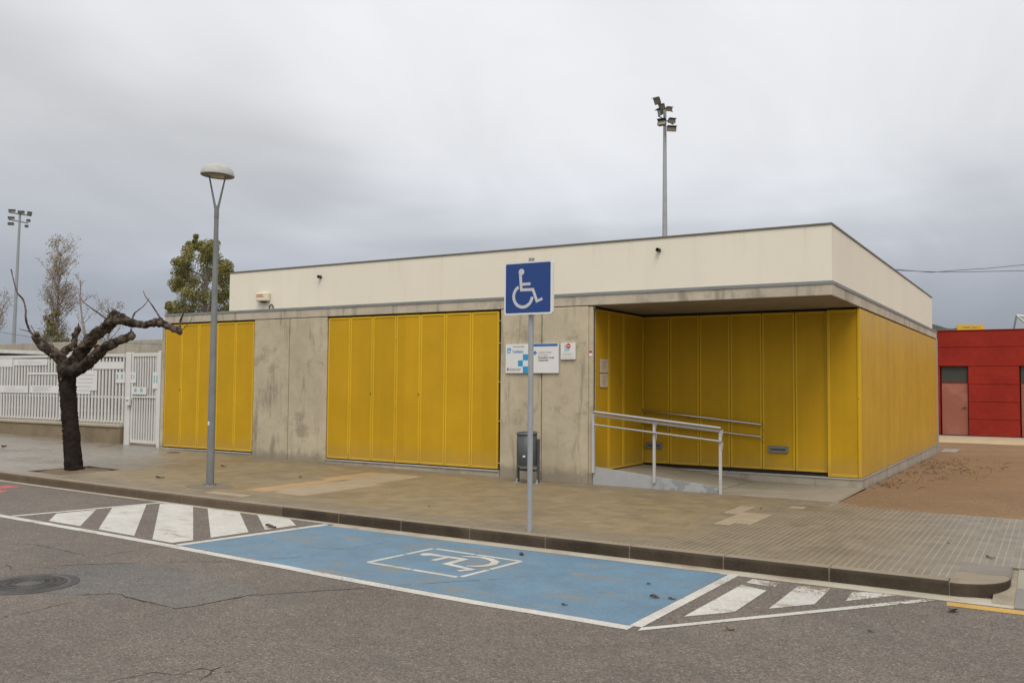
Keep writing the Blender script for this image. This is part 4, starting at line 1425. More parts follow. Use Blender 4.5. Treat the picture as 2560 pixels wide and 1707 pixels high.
for k, (x0, x1, y0, y1, lab, prn) in enumerate(NOT):
    yy = FY - 0.020 - 0.0035 * (k % 3) if x1 < 320 else FY - 0.034 - 0.003 * (k % 3)
    a, b = at(x0, y0, yy), at(x1, y1, yy)
    o = thing('fence_notice', lab, 'notice', ((a.x + b.x) / 2, yy, b.z), 'notices on the fence and gate')
    MB().box(a.x, b.x, yy - 0.002, yy, b.z, a.z).build('sheet', M['paper'], o)
    if prn:
        mb = MB()
        W, H = b.x - a.x, a.z - b.z
        rg_ = random.Random(k)
        if prn == 'print_teal':
            for q in range(2):
                u = a.x + W * (0.12 + 0.4 * q + rg_.uniform(0, 0.1))
                mb.box(u, u + W * 0.16, yy - 0.0035, yy - 0.0022, b.z + H * 0.35, b.z + H * 0.8)
        else:
            for q in range(4):
                zz = b.z + H * (0.18 + 0.19 * q)
                mb.box(a.x + W * 0.12, a.x + W * rg_.uniform(0.5, 0.9), yy - 0.0035, yy - 0.0022, zz, zz + H * 0.035)
        mb.build('print_lines', M[prn], o)['kind'] = 'stuff'

# ================================================================== POLLARDED TREE
TP = -3.963
tr = thing('pollarded_tree', 'bare pollarded plane tree with knobbly dark limbs at the kerb', 'tree', (-12.17, TP, 0.13))


def limb(name, pts, rads, parent, mat='bark', dys=None, sub=14, jit=0.17, seg=24, freq=7.0, mb=None):
    P = []
    for i, (x, y) in enumerate(pts):
        p = at(x, y, TP + (dys[i] if dys else 0.0))
        P.append(p)
    # Catmull-Rom through the points
    Q, RR = [], []
    for i in range(len(P) - 1):
        p0, p1, p2, p3 = P[max(i - 1, 0)], P[i], P[i + 1], P[min(i + 2, len(P) - 1)]
        for k in range(sub):
            tt = k / sub
            Q.append(0.5 * ((2 * p1) + (p2 - p0) * tt + (2 * p0 - 5 * p1 + 4 * p2 - p3) * tt * tt + (3 * p1 - p0 - 3 * p2 + p3) * tt ** 3))
            RR.append(rads[i] + (rads[i + 1] - rads[i]) * tt)
    Q.append(P[-1])
    RR.append(rads[-1])
    mb = mb or MB()
    mb.tube(Q, RR, seg, 0, True, jit, freq)
    return mb.build(name, M[mat], parent), P


trunk, _ = limb('trunk', [(186, 1182), (184, 1172), (180, 1110), (174, 1040), (169, 970), (167, 930), (166, 905)], [0.185, 0.155, 0.142, 0.135, 0.138, 0.155, 0.15], tr, sub=16, jit=0.08, seg=28, freq=6.0)
l1, _ = limb('limb', [(168, 925), (152, 896), (128, 879), (102, 860), (88, 838)], [0.115, 0.10, 0.095, 0.085, 0.07], tr, dys=[0, -.05, -.1, -.15, -.2])
l2, _ = limb('limb', [(148, 890), (165, 876), (184, 862), (188, 842), (194, 826)], [0.075, 0.07, 0.06, 0.05, 0.06], tr, dys=[.05, .15, .25, .3, .33])
l3, _ = limb('limb', [(168, 928), (188, 908), (206, 876), (223, 852), (249, 830), (274, 809), (290, 796), (324, 805), (360, 812), (392, 806), (420, 816), (450, 828)], [0.13, 0.115, 0.108, 0.10, 0.095, 0.092, 0.118, 0.072, 0.055, 0.060, 0.05, 0.045], tr, dys=[0, 0, .03, .05, .08, .1, .1, .08, .05, 0, -.05, -.1], jit=0.28, freq=8.0)
l4, _ = limb('limb', [(170, 932), (204, 918), (234, 894), (262, 870), (294, 854), (328, 838)], [0.11, 0.10, 0.09, 0.085, 0.07, 0.062], tr, dys=[-.05, -.12, -.2, -.25, -.3, -.35], jit=0.25)
for pts, rads, dy in [
        ([(88, 842), (74, 826), (65, 797), (64, 772), (57, 748), (43, 731), (34, 700), (28, 674)], [0.03, 0.026, 0.022, 0.021, 0.02, 0.02, 0.014, 0.016], -.2),
        ([(86, 836), (70, 828), (48, 823)], [0.014, 0.01, 0.006], -.2),
        ([(92, 842), (112, 851), (131, 860), (133, 868)], [0.016, 0.013, 0.012, 0.009], -.2),
        ([(90, 836), (82, 822), (77, 813)], [0.012, 0.01, 0.008], -.2),
        ([(270, 799), (234, 774), (212, 758), (202, 746)], [0.02, 0.014, 0.011, 0.008], .1),
        ([(330, 800), (336, 784), (346, 775), (358, 766), (374, 746)], [0.018, 0.014, 0.013, 0.009, 0.006], .08),
        ([(401, 795), (388, 775), (378, 760), (365, 743), (358, 727)], [0.022, 0.017, 0.013, 0.011, 0.008], 0),
        ([(449, 822), (452, 800), (458, 784), (466, 750)], [0.024, 0.02, 0.014, 0.006], -.1),
        ([(328, 836), (328, 822)], [0.02, 0.018], -.35),
        ([(194, 828), (197, 818), (196, 808)], [0.018, 0.015, 0.012], .33),
        ([(455, 826), (468, 812), (480, 797)], [0.008, 0.006, 0.004], -.1)]:
    limb('shoot', pts, [q * 0.78 for q in rads], tr, 'shoot_bark', [dy + 0.05 * math.sin(i * 2.1) for i in range(len(pts))], 8, 0.30, 10, 16.0)
kn = MB()
rk = random.Random(3)
for (x, y, dy, r_) in [(288, 792, .1, .10), (276, 806, .02, .07), (300, 800, .05, .06), (262, 815, .1, .06), (400, 800, 0, .05), (397, 812, .02, .045), (448, 830, -.1, .055), (444, 822, -.1, .04), (242, 866, -.2, .05),
                      (194, 824, .33, .06), (186, 836, .3, .05), (92, 838, -.2, .055), (84, 843, -.2, .04), (330, 842, -.35, .06), (222, 862, .05, .06), (206, 880, .03, .07), (236, 838, .07, .05), (330, 812, .08, .04), (370, 815, .05, .035), (276, 862, -.27, .045), (128, 884, -.1, .05)]:
    c_ = at(x, y, TP + dy)
    vs_, fs_ = [], []
    bm = bmesh.new()
    bmesh.ops.create_icosphere(bm, subdivisions=2, radius=r_)
    for v in bm.verts:
        q = v.co + c_
        v.co = c_ + v.co * (1 + 0.45 * mnoise.noise(q * 14))
    bm.verts.index_update()
    kn.add([v.co[:] for v in bm.verts], [[v.index for v in f.verts] for f in bm.faces], 0, True)
    bm.free()
kn.build('burrs', M['bark'], trunk)['kind'] = 'stuff'
sp_ = MB()
for k in range(34):   # short spurs left by pruning
    y = rk.uniform(930, 1165)
    xl = 167 + (y - 930) * 0.075
    s = -1 if rk.random() < 0.75 else 1
    c_ = at(xl + s * 18.5, y, TP)
    sp_.tube([c_, c_ + Vector((s * rk.uniform(.02, .045), rk.uniform(-.02, .0), rk.uniform(-.01, .03)))], [0.022, 0.013], 6)
sp_.build('spurs', M['bark'], trunk)['kind'] = 'stuff'
cw = MB()
for (x, y, dy) in [(152, 948, -.16), (126, 886, -.22), (183, 872, .12), (233, 889, -.32)]:
    c_ = at(x, y, TP + dy)
    cw.lathe(c_, [(0.0, -0.008), (0.024, -0.006), (0.018, 0.010), (0, 0.012)], 10, rot=Matrix.Rotation(R(75), 3, 'X'))
cw.build('pruning_cuts', M['cut_wood'], trunk)['kind'] = 'stuff'

# ================================================================== BACKGROUND TREES


def leaf_cloud(clumps, per, size, rng_, stretch=(1, 1, 1), droop=0.3):
    mb = MB()
    for (c_, r_) in clumps:
        c_ = Vector(c_)
        for _ in range(per):
            while True:
                q = Vector((rng_.uniform(-1, 1), rng_.uniform(-1, 1), rng_.uniform(-1, 1)))
                if q.length <= 1:
                    break
            q = q * (0.45 + 0.55 * q.length)
            p = c_ + Vector((q.x * stretch[0], q.y * stretch[1], q.z * stretch[2])) * r_
            n_ = Vector((rng_.gauss(0, 1), rng_.gauss(0, 1), rng_.gauss(0, 1))).normalized()
            a = n_.orthogonal().normalized()
            b = n_.cross(a)
            a = (a - Vector((0, 0, droop))).normalized()
            s = size * rng_.uniform(0.6, 1.4)
            mb.add([p - a * s, p + b * s * 0.42, p + a * s, p - b * s * 0.42], [(0, 1, 2, 3)])
    return mb


# leafy tree behind the left end of the building
r5 = random.Random(5)
EY = 24.0
eb = at(505, 960, EY)
et = thing('leafy_tree', 'leafy olive-green tree rising behind the left end of the building', 'tree', (eb.x, EY, 0.15))
clp = []
for (x, y, r_) in [(482, 612, .45), (470, 636, .75), (520, 620, .7), (505, 650, 1.0), (462, 662, .8), (540, 640, .85), (560, 668, .75), (452, 690, .75), (480, 700, 1.0), (520, 690, 1.1), (555, 705, .9), (568, 735, .8), (470, 728, .85), (500, 740, 1.0), (535, 745, 1.0), (450, 765, .8), (435, 778, .7), (480, 775, .9), (520, 780, 1.0), (560, 775, .9), (445, 715, .55), (486, 600, .28), (575, 690, .5), (428, 770, .4), (538, 614, .6), (450, 655, .6), (441, 705, .7), (570, 660, .7), (505, 612, .45)]:
    for _ in range(3):
        p = at(x + r5.uniform(-9, 9), y + r5.uniform(-9, 9), EY + r5.uniform(-1.6, 1.6))
        clp.append((p, r_ * 0.62))
leaf_cloud(clp, 430, 0.064, r5, (1, 1, 0.9)).build('crown', M['leaf_green'], et)
tb_ = MB()
base = Vector((eb.x, EY, 0.1))
tb_.tube([base, base + Vector((0.1, 0, 3)), base + Vector((0.0, 0, 6)), base + Vector((0.2, 0, 9.2))], [0.35, 0.28, 0.2, 0.06], 10)
for k in range(14):
    z = r5.uniform(3.5, 7.5)
    a = base + Vector((0.05, 0, z))
    tb_.tube([a, a + Vector((r5.uniform(-1, 1), r5.uniform(-1, 1), r5.uniform(.5, 1.2))), a + Vector((r5.uniform(-1.3, 1.3), r5.uniform(-1.0, 1.0), r5.uniform(0.8, 1.5)))], [0.09, 0.06, 0.025], 6)
tb_.build('trunk', M['grey_bark'], et)


def twiggy(name, label, px_, Yd, ytop, wpx, seed, leaves, lmat, spread=0.35, n=46, base_y=960):
    rg_ = random.Random(seed)
    b = at(px_, 960, Yd)
    top = at(px_, ytop, Yd)
    H = top.z - 0.15
    Wd = abs(at(px_ + wpx, ytop, Yd).x - top.x)
    o = thing(name, label, 'tree', (b.x, Yd, 0.15))
    tk = MB()
    base_ = Vector((b.x, Yd, 0.1))
    pts = [base_ + Vector((rg_.uniform(-.1, .1) * k, rg_.uniform(-.1, .1) * k, H * k / 6)) for k in range(7)]
    tk.tube(pts, [0.22, 0.18, 0.15, 0.12, 0.08, 0.05, 0.02], 8)
    tk.build('trunk', M['grey_bark'], o)
    tw = MB()
    tips = []
    for k in range(n):
        z = rg_.uniform(0.25, 0.97)
        i = min(5, int(z * 6))
        a = pts[i].lerp(pts[i + 1], z * 6 - i)
        ang = rg_.uniform(0, 6.28)
        ln = Wd * rg_.uniform(0.5, 1.1) * (1.15 - abs(z - 0.62))
        dv = Vector((math.cos(ang) * spread * 2, math.sin(ang) * spread * 2, rg_.uniform(0.6, 1.3))).normalized() * ln
        m1 = a + dv * 0.5 + Vector((rg_.uniform(-.1, .1), rg_.uniform(-.1, .1), 0))
        e = a + dv + Vector((0, 0, 0.1 * ln))
        tw.tube([a, m1, e], [0.035, 0.022, 0.008], 5)
        tips.append((e, 0.45))
        for _ in range(5):
            s = m1.lerp(e, rg_.uniform(0, 0.9))
            e2 = s + Vector((rg_.uniform(-1, 1), rg_.uniform(-1, 1), rg_.uniform(0.2, 1.3))).normalized() * ln * rg_.uniform(0.25, 0.5)
            tw.tube([s, e2], [0.016, 0.005], 4)
            tips.append((e2, 0.35))
    tw.build('branches', M['grey_bark'], o)
    if leaves:
        leaf_cloud(tips, leaves, 0.060, rg_).build('crown', M[lmat], o)
    return o


twiggy('bare_tree', 'tall thin bare tree with few tan leaves behind the pollarded tree', 138, 27.0, 615, 36, 8, 13, 'leaf_tan', 0.34, 90)
twiggy('bare_tree', 'thin leafless tree between the pollarded limbs and leafy tree', 208, 26.0, 700, 26, 21, 0, 'leaf_tan', 0.4, 26)
twiggy('bare_tree', 'low wispy tree with grey leaves above the long pollarded limb', 262, 30.0, 765, 30, 33, 5, 'leaf_olive', 0.5, 26)
twiggy('bare_tree', 'reddish bare tree at the very edge of the picture on the left', -14, 30.0, 740, 22, 44, 8, 'leaf_tan', 0.4, 30)
# shrub of olive leaves at the foot of the tall bare tree
r6 = random.Random(6)
sb_ = at(128, 960, 25.0)
sh_ = thing('olive_shrub', 'olive-green bush at the foot of the tall bare tree', 'bush', (sb_.x, 25.0, 0.15))
cl2 = []
for (x, y, r_) in [(120, 800, .6), (130, 815, .7), (122, 835, .7), (140, 840, .8), (115, 850, .6), (150, 860, .8), (125, 865, .8), (165, 850, .55), (100, 868, .6), (180, 870, .6), (140, 790, .4)]:
    for _ in range(2):
        cl2.append((at(x + r6.uniform(-6, 6), y + r6.uniform(-6, 6), 25.0 + r6.uniform(-.8, .8)), r_ * .6))
leaf_cloud(cl2, 90, 0.10, r6).build('foliage', M['leaf_olive'], sh_)
MB().tube([(sb_.x, 25, 0.1), (sb_.x + .1, 25, 2.5), (sb_.x, 25, 5.0)], [0.14, 0.1, 0.04], 8).build('stem', M['grey_bark'], sh_)

# ================================================================== FLOODLIGHT MASTS


def lampbox(mb_parent, c_, yaw, pit_, wd, hh, dp):
    mb = MB()
    rot = Matrix.Rotation(yaw, 3, 'Z') @ Matrix.Rotation(pit_, 3, 'X')
    v = []
    for (sx_, sz_, yy) in ((-1, -1, 0), (1, -1, 0), (1, 1, 0), (-1, 1, 0), (-.72, -.72, dp), (.72, -.72, dp), (.72, .72, dp), (-.72, .72, dp)):
        v.append(Vector(c_) + rot @ Vector((sx_ * wd / 2, yy, sz_ * hh / 2)))
    mb.add(v, [(0, 1, 2, 3), (7, 6, 5, 4), (0, 4, 5, 1), (1, 5, 6, 2), (2, 6, 7, 3), (3, 7, 4, 0)])
    # visor and yoke
    u = [Vector(c_) + rot @ Vector(q) for q in ((-wd / 2, -0.16, hh / 2 + .02), (wd / 2, -0.16, hh / 2 + .02), (wd / 2, 0.02, hh / 2 + .005), (-wd / 2, 0.02, hh / 2 + .005))]
    u2 = [p + Vector((0, 0, 0.012)) for p in u]
    mb.add(u + u2, [(0, 1, 2, 3), (4, 5, 6, 7), (0, 1, 5, 4), (1, 2, 6, 5), (2, 3, 7, 6), (3, 0, 4, 7)])
    o = mb.build('floodlight', M['dark_steel'], mb_parent)
    g_ = MB()
    gl = [Vector(c_) + rot @ Vector((sx_ * wd * 0.44, -0.006, sz_ * hh * 0.42)) for sx_, sz_ in ((-1, -1), (1, -1), (1, 1), (-1, 1))]
    g2 = [p + rot @ Vector((0, 0.004, 0)) for p in gl]
    g_.add(gl + g2, [(0, 1, 2, 3), (4, 5, 6, 7)])
    g_.build('lens', M['lamp_glass'], o)
    return o


def dpt(p, depth):      # point at a given depth along the view, for measuring the far masts
    return CAM + ray(*p) * depth


mb_ = dpt((1662, 585), 48)
mt = thing('floodlight_mast', 'tall grey floodlight mast rising behind the roof', 'floodlight mast', (mb_.x, mb_.y, -0.3), 'floodlight masts of the sports ground')
top_ = dpt((1663, 268), 48)
MB().tube([(mb_.x, mb_.y, -0.4), (mb_.x, mb_.y, 9), (mb_.x, mb_.y, top_.z)], [0.17, 0.14, 0.085], 12).build('mast', M['steel_galv'], mt)
for (x, y, yw, pi_, wd, hh) in [(1642, 253, -40, 35, .42, .50), (1654, 268, -35, 25, .40, .42), (1673, 274, 15, 10, .42, .26), (1648, 282, -75, 10, .45, .40), (1654, 307, -30, -20, .55, .34), (1680, 303, 20, 5, .50, .28), (1679, 323, 10, 0, .62, .30)]:
    p = dpt((x, y), 47.8)
    lampbox(mt, p, R(yw) + YAW, R(pi_), wd * 0.86, hh * 0.8, 0.18)
for a, b in (((1640, 258), (1682, 280)), ((1645, 290), (1684, 312))):
    MB().tube([dpt(a, 48), dpt(b, 48)], 0.03, 6).build('crossbar', M['lamp_grey'], mt)
mb2 = dpt((30, 905), 84)
mt2 = thing('floodlight_mast', 'distant floodlight mast with two crossbars left of the bare tree', 'floodlight mast', (mb2.x, mb2.y, -0.3), 'floodlight masts of the sports ground')
tp2 = dpt((50, 534), 84)
MB().tube([(mb2.x, mb2.y, -0.4), (tp2.x, tp2.y, tp2.z)], [0.20, 0.10], 10).build('mast', M['steel_galv'], mt2)
for a, b in (((22, 531), (78, 540)), ((22, 549), (70, 558))):
    MB().tube([dpt(a, 84), dpt(b, 84)], 0.05, 6).build('crossbar', M['shed_dark'], mt2)
for (x, y, wd, hh, yw) in [(30, 527, .62, .22, 10), (53, 531, .60, .26, 10), (74, 534, .42, .32, 40), (28, 545, .6, .22, 10), (71, 552, .36, .24, 40), (27, 560, .55, .26, 10), (67, 566, .30, .24, 50)]:
    lampbox(mt2, dpt((x, y), 83.8), YAW + R(yw), R(12), wd, hh, 0.25)

# ================================================================== BEYOND THE FENCE
lw = thing('school_wall', 'long beige concrete building behind the white fence', 'building', (-52, 17, 0.15))
for k in range(10):
    for (z0, z1) in ((0.0, 1.35), (1.36, 2.72), (2.73, 3.92)):
        x0 = -92 + k * 6.2
        MB().bbox(x0, x0 + 6.18, 17, 17.3, z0, z1, 0.01).build('wall_panel', M['far_concrete' if z0 > 2 else 'far_green'], lw)
sh = thing('playground_shelter', 'white flat shelter roof with dark beam behind the fence', 'shelter', (-50, 10, 0.15))
a, b = at(-120, 862, 11.0), at(112, 886, 9.0)
MB().prism([(-60.0, 3.62), (-33.5, 2.80), (-33.5, 2.95), (-60.0, 3.80)], 'y', 8.5, 13.0).build('roof', M['shed_roof'], sh)
MB().prism([(-60.0, 3.35), (-33.6, 2.60), (-33.6, 2.799), (-60.0, 3.619)], 'y', 8.7, 12.8).build('beam', M['shed_dark'], sh)
for x in (-35, -42, -50, -58):
    MB().bbox(x - .08, x + .08, 9.0, 9.16, 0.1, 2.62 + (-33.5 - x) * 0.0282, 0.01).build('post', M['shed_dark'], sh)

# hills far off


def hill(name, x0, x1, y, h, seed):
    mb = MB()
    xs = fr(x0, x1, (x1 - x0) / 40)
    ys = fr(y, y + 120, 12)
    vs_ = []
    for j, yy in enumerate(ys):
        for i, xx in enumerate(xs):
            k = i / (len(xs) - 1)
            s = math.sin(math.pi * k) ** 0.7 * math.sin(math.pi * min(1, j / (len(ys) - 1) * 0.9 + .02))
            vs_.append((xx, yy, -1 + h * s * (1 + 0.12 * mnoise.noise((xx * .05 + seed, yy * .05, 0))) + 1.2 * mnoise.noise((xx * .4, yy * .4, seed))))
    n = len(xs)
    mb.add(vs_, [(j * n + i, j * n + i + 1, (j + 1) * n + i + 1, (j + 1) * n + i) for j in range(len(ys) - 1) for i in range(n - 1)], 0, True)
    return struct(name, mb.mesh(name, M['hill_green']))


hill('hills', -75, 12, 190, 20.0, 2)
hill('hills', -215, -120, 105, 15.5, 7)

# ================================================================== RED BUILDING
RY = 24.15
rb = thing('red_building', 'dark red banded outbuilding with pink doors across the sandy yard', 'building', (1, RY, -0.13))


def rpx(x, y):
    return at(x, y, RY)


RZ0, RZ1 = -0.11, 3.885
d0, d1 = rpx(2351, 1000).x, rpx(2421, 1000).x        # first door opening
e0 = rpx(2550, 1000).x
zz = [rpx(2480, 1091).z, rpx(2480, 1049).z, rpx(2480, 1005).z, rpx(2480, 961).z, rpx(2480, 915).z, rpx(2480, 867).z, 3.885]
MB().box(-9, 14, RY + 0.28, RY + 8, -0.3, 3.84).build('body', M['red_render'], rb)
for k in range(6):
    z0, z1 = zz[k] + 0.006, zz[k + 1] - 0.006
    if k < 4:
        for (a, b) in ((-9, d0 - 0.006), (d1 + 0.006, e0 - 0.006), (e0 + (d1 - d0) + 0.006, 14)):
            MB().bbox(a, b, RY, RY + 0.27, z0, z1, 0.008).build('wall_band', M['red_render'], rb)
    else:
        MB().bbox(-9, 14, RY, RY + 0.27, z0, z1, 0.008).build('wall_band', M['red_render'], rb)
dz = rpx(2400, 958).z
for a in (d0, e0):
    b = a + (d1 - d0)
    do = MB().bbox(a + 0.04, b - 0.02, RY + 0.10, RY + 0.15, zz[0] + 0.01, dz, 0.006).build('door', M['door_pink'], rb)
    MB().tube([(b - 0.10, RY + 0.10, 0.98), (b - 0.10, RY + 0.05, 0.98), (b - 0.22, RY + 0.05, 0.98)], 0.018, 8).build('handle', M['dark_steel'], do)
    wi = MB().box(a + 0.04, b - 0.02, RY + 0.12, RY + 0.14, dz + 0.03, zz[4] - 0.012).build('transom_window', M['glass_dark'], rb)
    MB().box(a + 0.002, b - 0.002, RY + 0.09, RY + 0.17, dz + 0.002, dz + 0.028).build('frame', M['red_render'], wi)
MB().bbox(-9.05, 14.05, RY - 0.03, RY + 8, 3.8855, 3.91, 0.004).build('coping', M['red_render'], rb)
struct('footway', MB().bbox(-9, 14, RY - 1.3, RY - 0.002, -0.4, -0.080, 0.01).mesh('footway', M['fence_wall_cap']))
struct('footway_step', MB().bbox(-9, 14, RY - 4.6, RY - 1.31, -0.4, -0.086, 0.01).mesh('footway_step', plain('step_tan', (0.50, 0.385, 0.24), 0.8)))
struct('door_slab', MB().bbox(0.03, 0.42, DD + 0.05, DD + 1.5, -0.3, S(DD) + 0.03, 0.006).mesh('door_slab', M['smooth_slab']))

# advertising board and tube frame of the sports ground behind
yb = thing('yellow_board', 'small yellow board with dark lettering above the red building', 'board', (-1.6, 47.8, -0.3))
p0, p1 = dpt((2393, 811), 55), dpt((2460, 828), 55)
ddx = (Vector((p1.x, p1.y, 0)) - Vector((p0.x, p0.y, 0)))
Lb = ddx.length
ddx.normalize()
nn_ = Vector((ddx.y, -ddx.x, 0))


def onb(u, z, off):
    q = Vector((p0.x, p0.y, 0)) + ddx * u + nn_ * off
    return (q.x, q.y, z)


def bslab(mb, u0, u1, z0, z1, o0, o1):
    v = [onb(u0, z0, o0), onb(u1, z0, o0), onb(u1, z1, o0), onb(u0, z1, o0), onb(u0, z0, o1), onb(u1, z0, o1), onb(u1, z1, o1), onb(u0, z1, o1)]
    mb.add(v, [(0, 1, 2, 3), (7, 6, 5, 4), (0, 4, 5, 1), (1, 5, 6, 2), (2, 6, 7, 3), (3, 7, 4, 0)])
    return mb


bslab(MB(), 0, Lb, p1.z - 0.15, p0.z, -0.06, 0.02).build('panel', M['sign_yellow'], yb)
tx = MB()
rg7 = random.Random(2)
u = 0.2 * Lb
for wn in (7, 5, 1):
    for _ in range(wn):
        bslab(tx, u, u + 0.05, p0.z - 0.22, p0.z - 0.14, 0.022, 0.026)
        u += 0.07
    u += 0.08
tx.build('lettering', M['print_grey'], yb)
bslab(bslab(MB(), 0.1, 0.18, -0.4, p1.z - 0.15, -0.05, 0.01), Lb - 0.18, Lb - 0.1, -0.4, p1.z - 0.15, -0.05, 0.01).build('posts', M['lamp_grey'], yb)

wf = thing('white_tube_frame', 'white tubular frame rising behind the red building at the right edge', 'frame', (2.5, 44, -0.3))
q0, q1, q2 = dpt((2534, 826), 50), dpt((2541, 789), 50), dpt((2640, 800), 50)
MB().tube([(q0.x, q0.y, -0.4), (q0.x, q0.y, q0.z), q1], [0.05, 0.05, 0.05], 8).build('post', M['lamp_grey'], wf)
MB().tube([q1, q2], 0.07, 8).build('crossbar', M['white_steel'], wf)
MB().tube([q1 + Vector((0.05, 0, -0.06)), dpt((2600, 836), 50)], 0.06, 8).build('brace', M['white_steel'], wf)
q3 = dpt((2640, 800), 50)
MB().tube([(q3.x, q3.y, -0.4), q3], 0.05, 8).build('post', M['lamp_grey'], wf)

# overhead cables
cp1 = thing('cable_pole', 'slim pole hidden behind the building carrying the cables', 'pole', (-4.5, 17.2, -0.2))
pe = far(2150, 672, 30)
cp1.location = (pe.x, pe.y, -0.2)
WL[cp1.name] = Vector((pe.x, pe.y, -0.2))
MB().tube([(pe.x, pe.y, -0.3), (pe.x, pe.y, 5.45)], 0.07, 8).build('shaft', M['grey_bark'], cp1)
for k, (seq, lab) in enumerate((([(2150, 670), (2245, 676), (2340, 680), (2450, 679), (2560, 677), (2700, 672)], 'lower straight overhead cable right of the roof'),
                                ([(2150, 668), (2245, 674), (2330, 681), (2400, 675), (2470, 671), (2560, 662), (2700, 648)], 'upper wavy overhead cable right of the roof'))):
    P = [far(x, y, 30 + 0.3 * k) for x, y in seq]
    tag(MB().tube(P, 0.011, 6).build('overhead_cable', M['cable_grey']), lab, 'cable', 'overhead cables')
tag(MB().tube([far(-80, 822, 42), far(0, 830, 42), far(75, 842, 42), far(180, 850, 42), far(420, 862, 42)], 0.014, 6).build('overhead_cable', M['cable_grey']), 'thin cable sloping behind the pollarded tree', 'cable', 'overhead cables')

# ================================================================== SMALL THINGS ON THE GROUND
mc = on_ground(71, 1459, -0.13)
mh = thing('manhole_cover', 'round cast-iron manhole cover in the road', 'manhole cover', (mc.x, mc.y, RD(mc.x)))
MZ = RD(mc.x)
MB().lathe((mc.x, mc.y, MZ), [(0.33, 0.0), (0.40, 0.0045), (0.41, 0.003), (0.41, 0.0)], 36).build('frame', M['iron'], mh)
MB().lathe((mc.x, mc.y, MZ), [(0.0, 0.0055), (0.315, 0.0055), (0.325, 0.0)], 36).build('lid', M['iron_worn'], mh)
rib = MB()
for r_ in (0.12, 0.19, 0.245, 0.295):
    rib.lathe((mc.x, mc.y, MZ), [(r_ - 0.014, 0.0056), (r_ - 0.012, 0.011), (r_ + 0.012, 0.011), (r_ + 0.014, 0.0056)], 36)
for k in range(24):
    a = k * math.pi / 12
    rib.tube([(mc.x + 0.13 * math.cos(a), mc.y + 0.13 * math.sin(a), MZ + 0.006), (mc.x + 0.30 * math.cos(a), mc.y + 0.30 * math.sin(a), MZ + 0.006)], 0.006, 4)
rib.build('ribs', M['iron'], mh)
uc = on_ground(434, 1131)
uo = thing('utility_cover', 'small dark utility cover in the pavement below the left shutters', 'utility cover', (uc.x, uc.y, uc.z))
MB().lathe((uc.x, uc.y, uc.z), [(0.0, 0.004), (0.105, 0.004), (0.115, 0.0)], 20).build('lid', M['iron'], uo)
MB().lathe((uc.x, uc.y, uc.z), [(0.116, 0.0), (0.118, 0.006), (0.14, 0.006), (0.142, 0.0)], 20).build('rim', M['iron_worn'], uo)

rl_ = random.Random(17)


def leaf(x, y, roadside, label, size=0.09, mat='dead_leaf'):
    p = on_ground(x, y, -0.13 if roadside else 0.0)
    ang = rl_.uniform(0, 6.28)
    mb = MB()
    L_, W_ = size * 0.8, size * 0.22
    pts = []
    for k in range(7):
        t_ = k / 6
        wv = W_ * math.sin(math.pi * min(1, t_ * 0.92 + 0.04)) ** 0.8
        zc = 0.010 + 0.007 * math.sin(t_ * 5 + ang) * size / 0.09
        for s in (-1, 0, 1):
            u_, v_ = (t_ - 0.5) * L_, s * wv * rl_.uniform(0.75, 1.15)
            pts.append((p.x + u_ * math.cos(ang) - v_ * math.sin(ang), p.y + u_ * math.sin(ang) + v_ * math.cos(ang), p.z + 0.006 + max(0.002, zc + (0.012 if s else 0) * size / 0.09 - 0.012)))
    f = []
    for k in range(6):
        for s in range(2):
            f.append((k * 3 + s, k * 3 + s + 1, k * 3 + s + 4, k * 3 + s + 3))
    mb.add(pts, f, 0, True)
    c0 = Vector((sum(q[0] for q in pts) / len(pts), sum(q[1] for q in pts) / len(pts), p.z + 0.008))
    o = mb.build('fallen_leaf', M[mat])
    tag(o, label, 'leaf', 'fallen leaves on road and pavement')
    return o


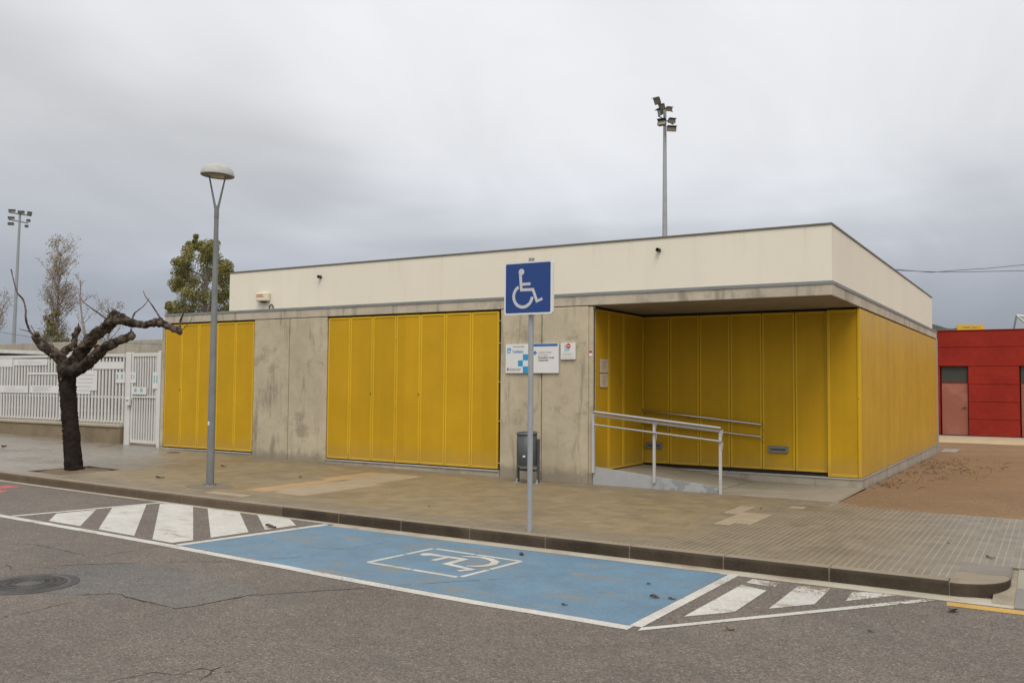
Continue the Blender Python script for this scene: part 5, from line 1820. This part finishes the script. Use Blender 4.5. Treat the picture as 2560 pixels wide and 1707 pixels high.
for x, y, rs, lab, sz, mt_ in [
        (677, 1319, 1, 'dark curled leaf on the last left hatch stripe', .20, 'dead_leaf'),
        (2382, 1529, 1, 'dark withered leaf on the road below the yellow line', .15, 'dead_leaf'),
        (1304, 1387, 1, 'dark leaf beside the painted wheelchair frame', .12, 'dead_leaf'),
        (1637, 1494, 1, 'dark leaf near the right end of the blue bay', .11, 'dead_leaf'),
        (1681, 1498, 1, 'faded leaf beside the right border line of the blue bay', .09, 'brown_leaf'),
        (1622, 1460, 1, 'small leaf high in the right part of the blue bay', .07, 'dead_leaf'),
        (1412, 1513, 1, 'small dark leaf near the lower border of the blue bay', .07, 'dead_leaf'),
        (1826, 1574, 1, 'yellowish leaf on the asphalt below the right hatched triangle', .09, 'brown_leaf'),
        (2178, 1580, 1, 'small dark leaf on the bare asphalt at lower right', .06, 'dead_leaf'),
        (105, 1211, 1, 'dark leaf in the gutter near the tree', .20, 'dead_leaf'),
        (10, 1117, 0, 'dark leaf on the pavement at the far left edge', .22, 'dead_leaf'),
        (751, 1193, 0, 'dark leaf on the pavement right of the lamp post', .14, 'dead_leaf'),
        (559, 1166, 0, 'brown leaf on the pavement just behind the lamp post', .15, 'brown_leaf'),
        (400, 1195, 0, 'brown leaf on the pavement between tree and lamp post', .18, 'brown_leaf'),
        (1074, 1266, 0, 'small dark leaf on the sandy pavement before the middle shutters', .06, 'dead_leaf'),
        (1902, 1272, 0, 'dark leaf beside the pale paving patch', .07, 'dead_leaf'),
        (2372, 1359, 0, 'dark leaf on the grey ribbed paving', .06, 'dead_leaf'),
        (2476, 1395, 0, 'thin twig-like leaf near the rounded kerb end', .10, 'dead_leaf'),
        (1600, 1275, 0, 'small brown leaf on the sandy pavement below the ramp', .06, 'brown_leaf')]:
    leaf(x, y, rs, lab, sz, mt_)

# dry weeds and twigs along the side wall
dw = MB()
rw_ = random.Random(9)
for (cx_, cy_, n_, sp2) in [(0.25, 3.2, 18, .25), (0.5, 4.2, 22, .3), (0.75, 5.0, 16, .3), (0.9, 6.2, 20, .35), (0.6, 7.6, 34, .4), (1.0, 8.4, 40, .5), (0.5, 9.4, 30, .4), (0.35, 2.6, 12, .2), (0.8, 10.4, 20, .5), (0.25, 6.0, 16, .2), (1.3, 7.2, 16, .4)]:
    for _ in range(int(n_ * 0.7)):
        a = Vector((cx_ + rw_.gauss(0, sp2), cy_ + rw_.gauss(0, sp2), 0))
        a.x = max(a.x, 0.08)
        a.z = S(a.y) + 0.005
        b = a + Vector((rw_.uniform(-.15, .15), rw_.uniform(-.15, .15), rw_.uniform(0.0, .07)))
        b.x = max(b.x, 0.05)
        dw.tube([a, a.lerp(b, .5) + Vector((0, 0, rw_.uniform(0, .03))), b], [0.0045, 0.004, 0.002], 4)
o = dw.build('dry_weeds', M['twig'])
o['kind'] = 'stuff'
o['label'] = 'dry weeds and twigs scattered along the yellow side wall'
o['category'] = 'weeds'
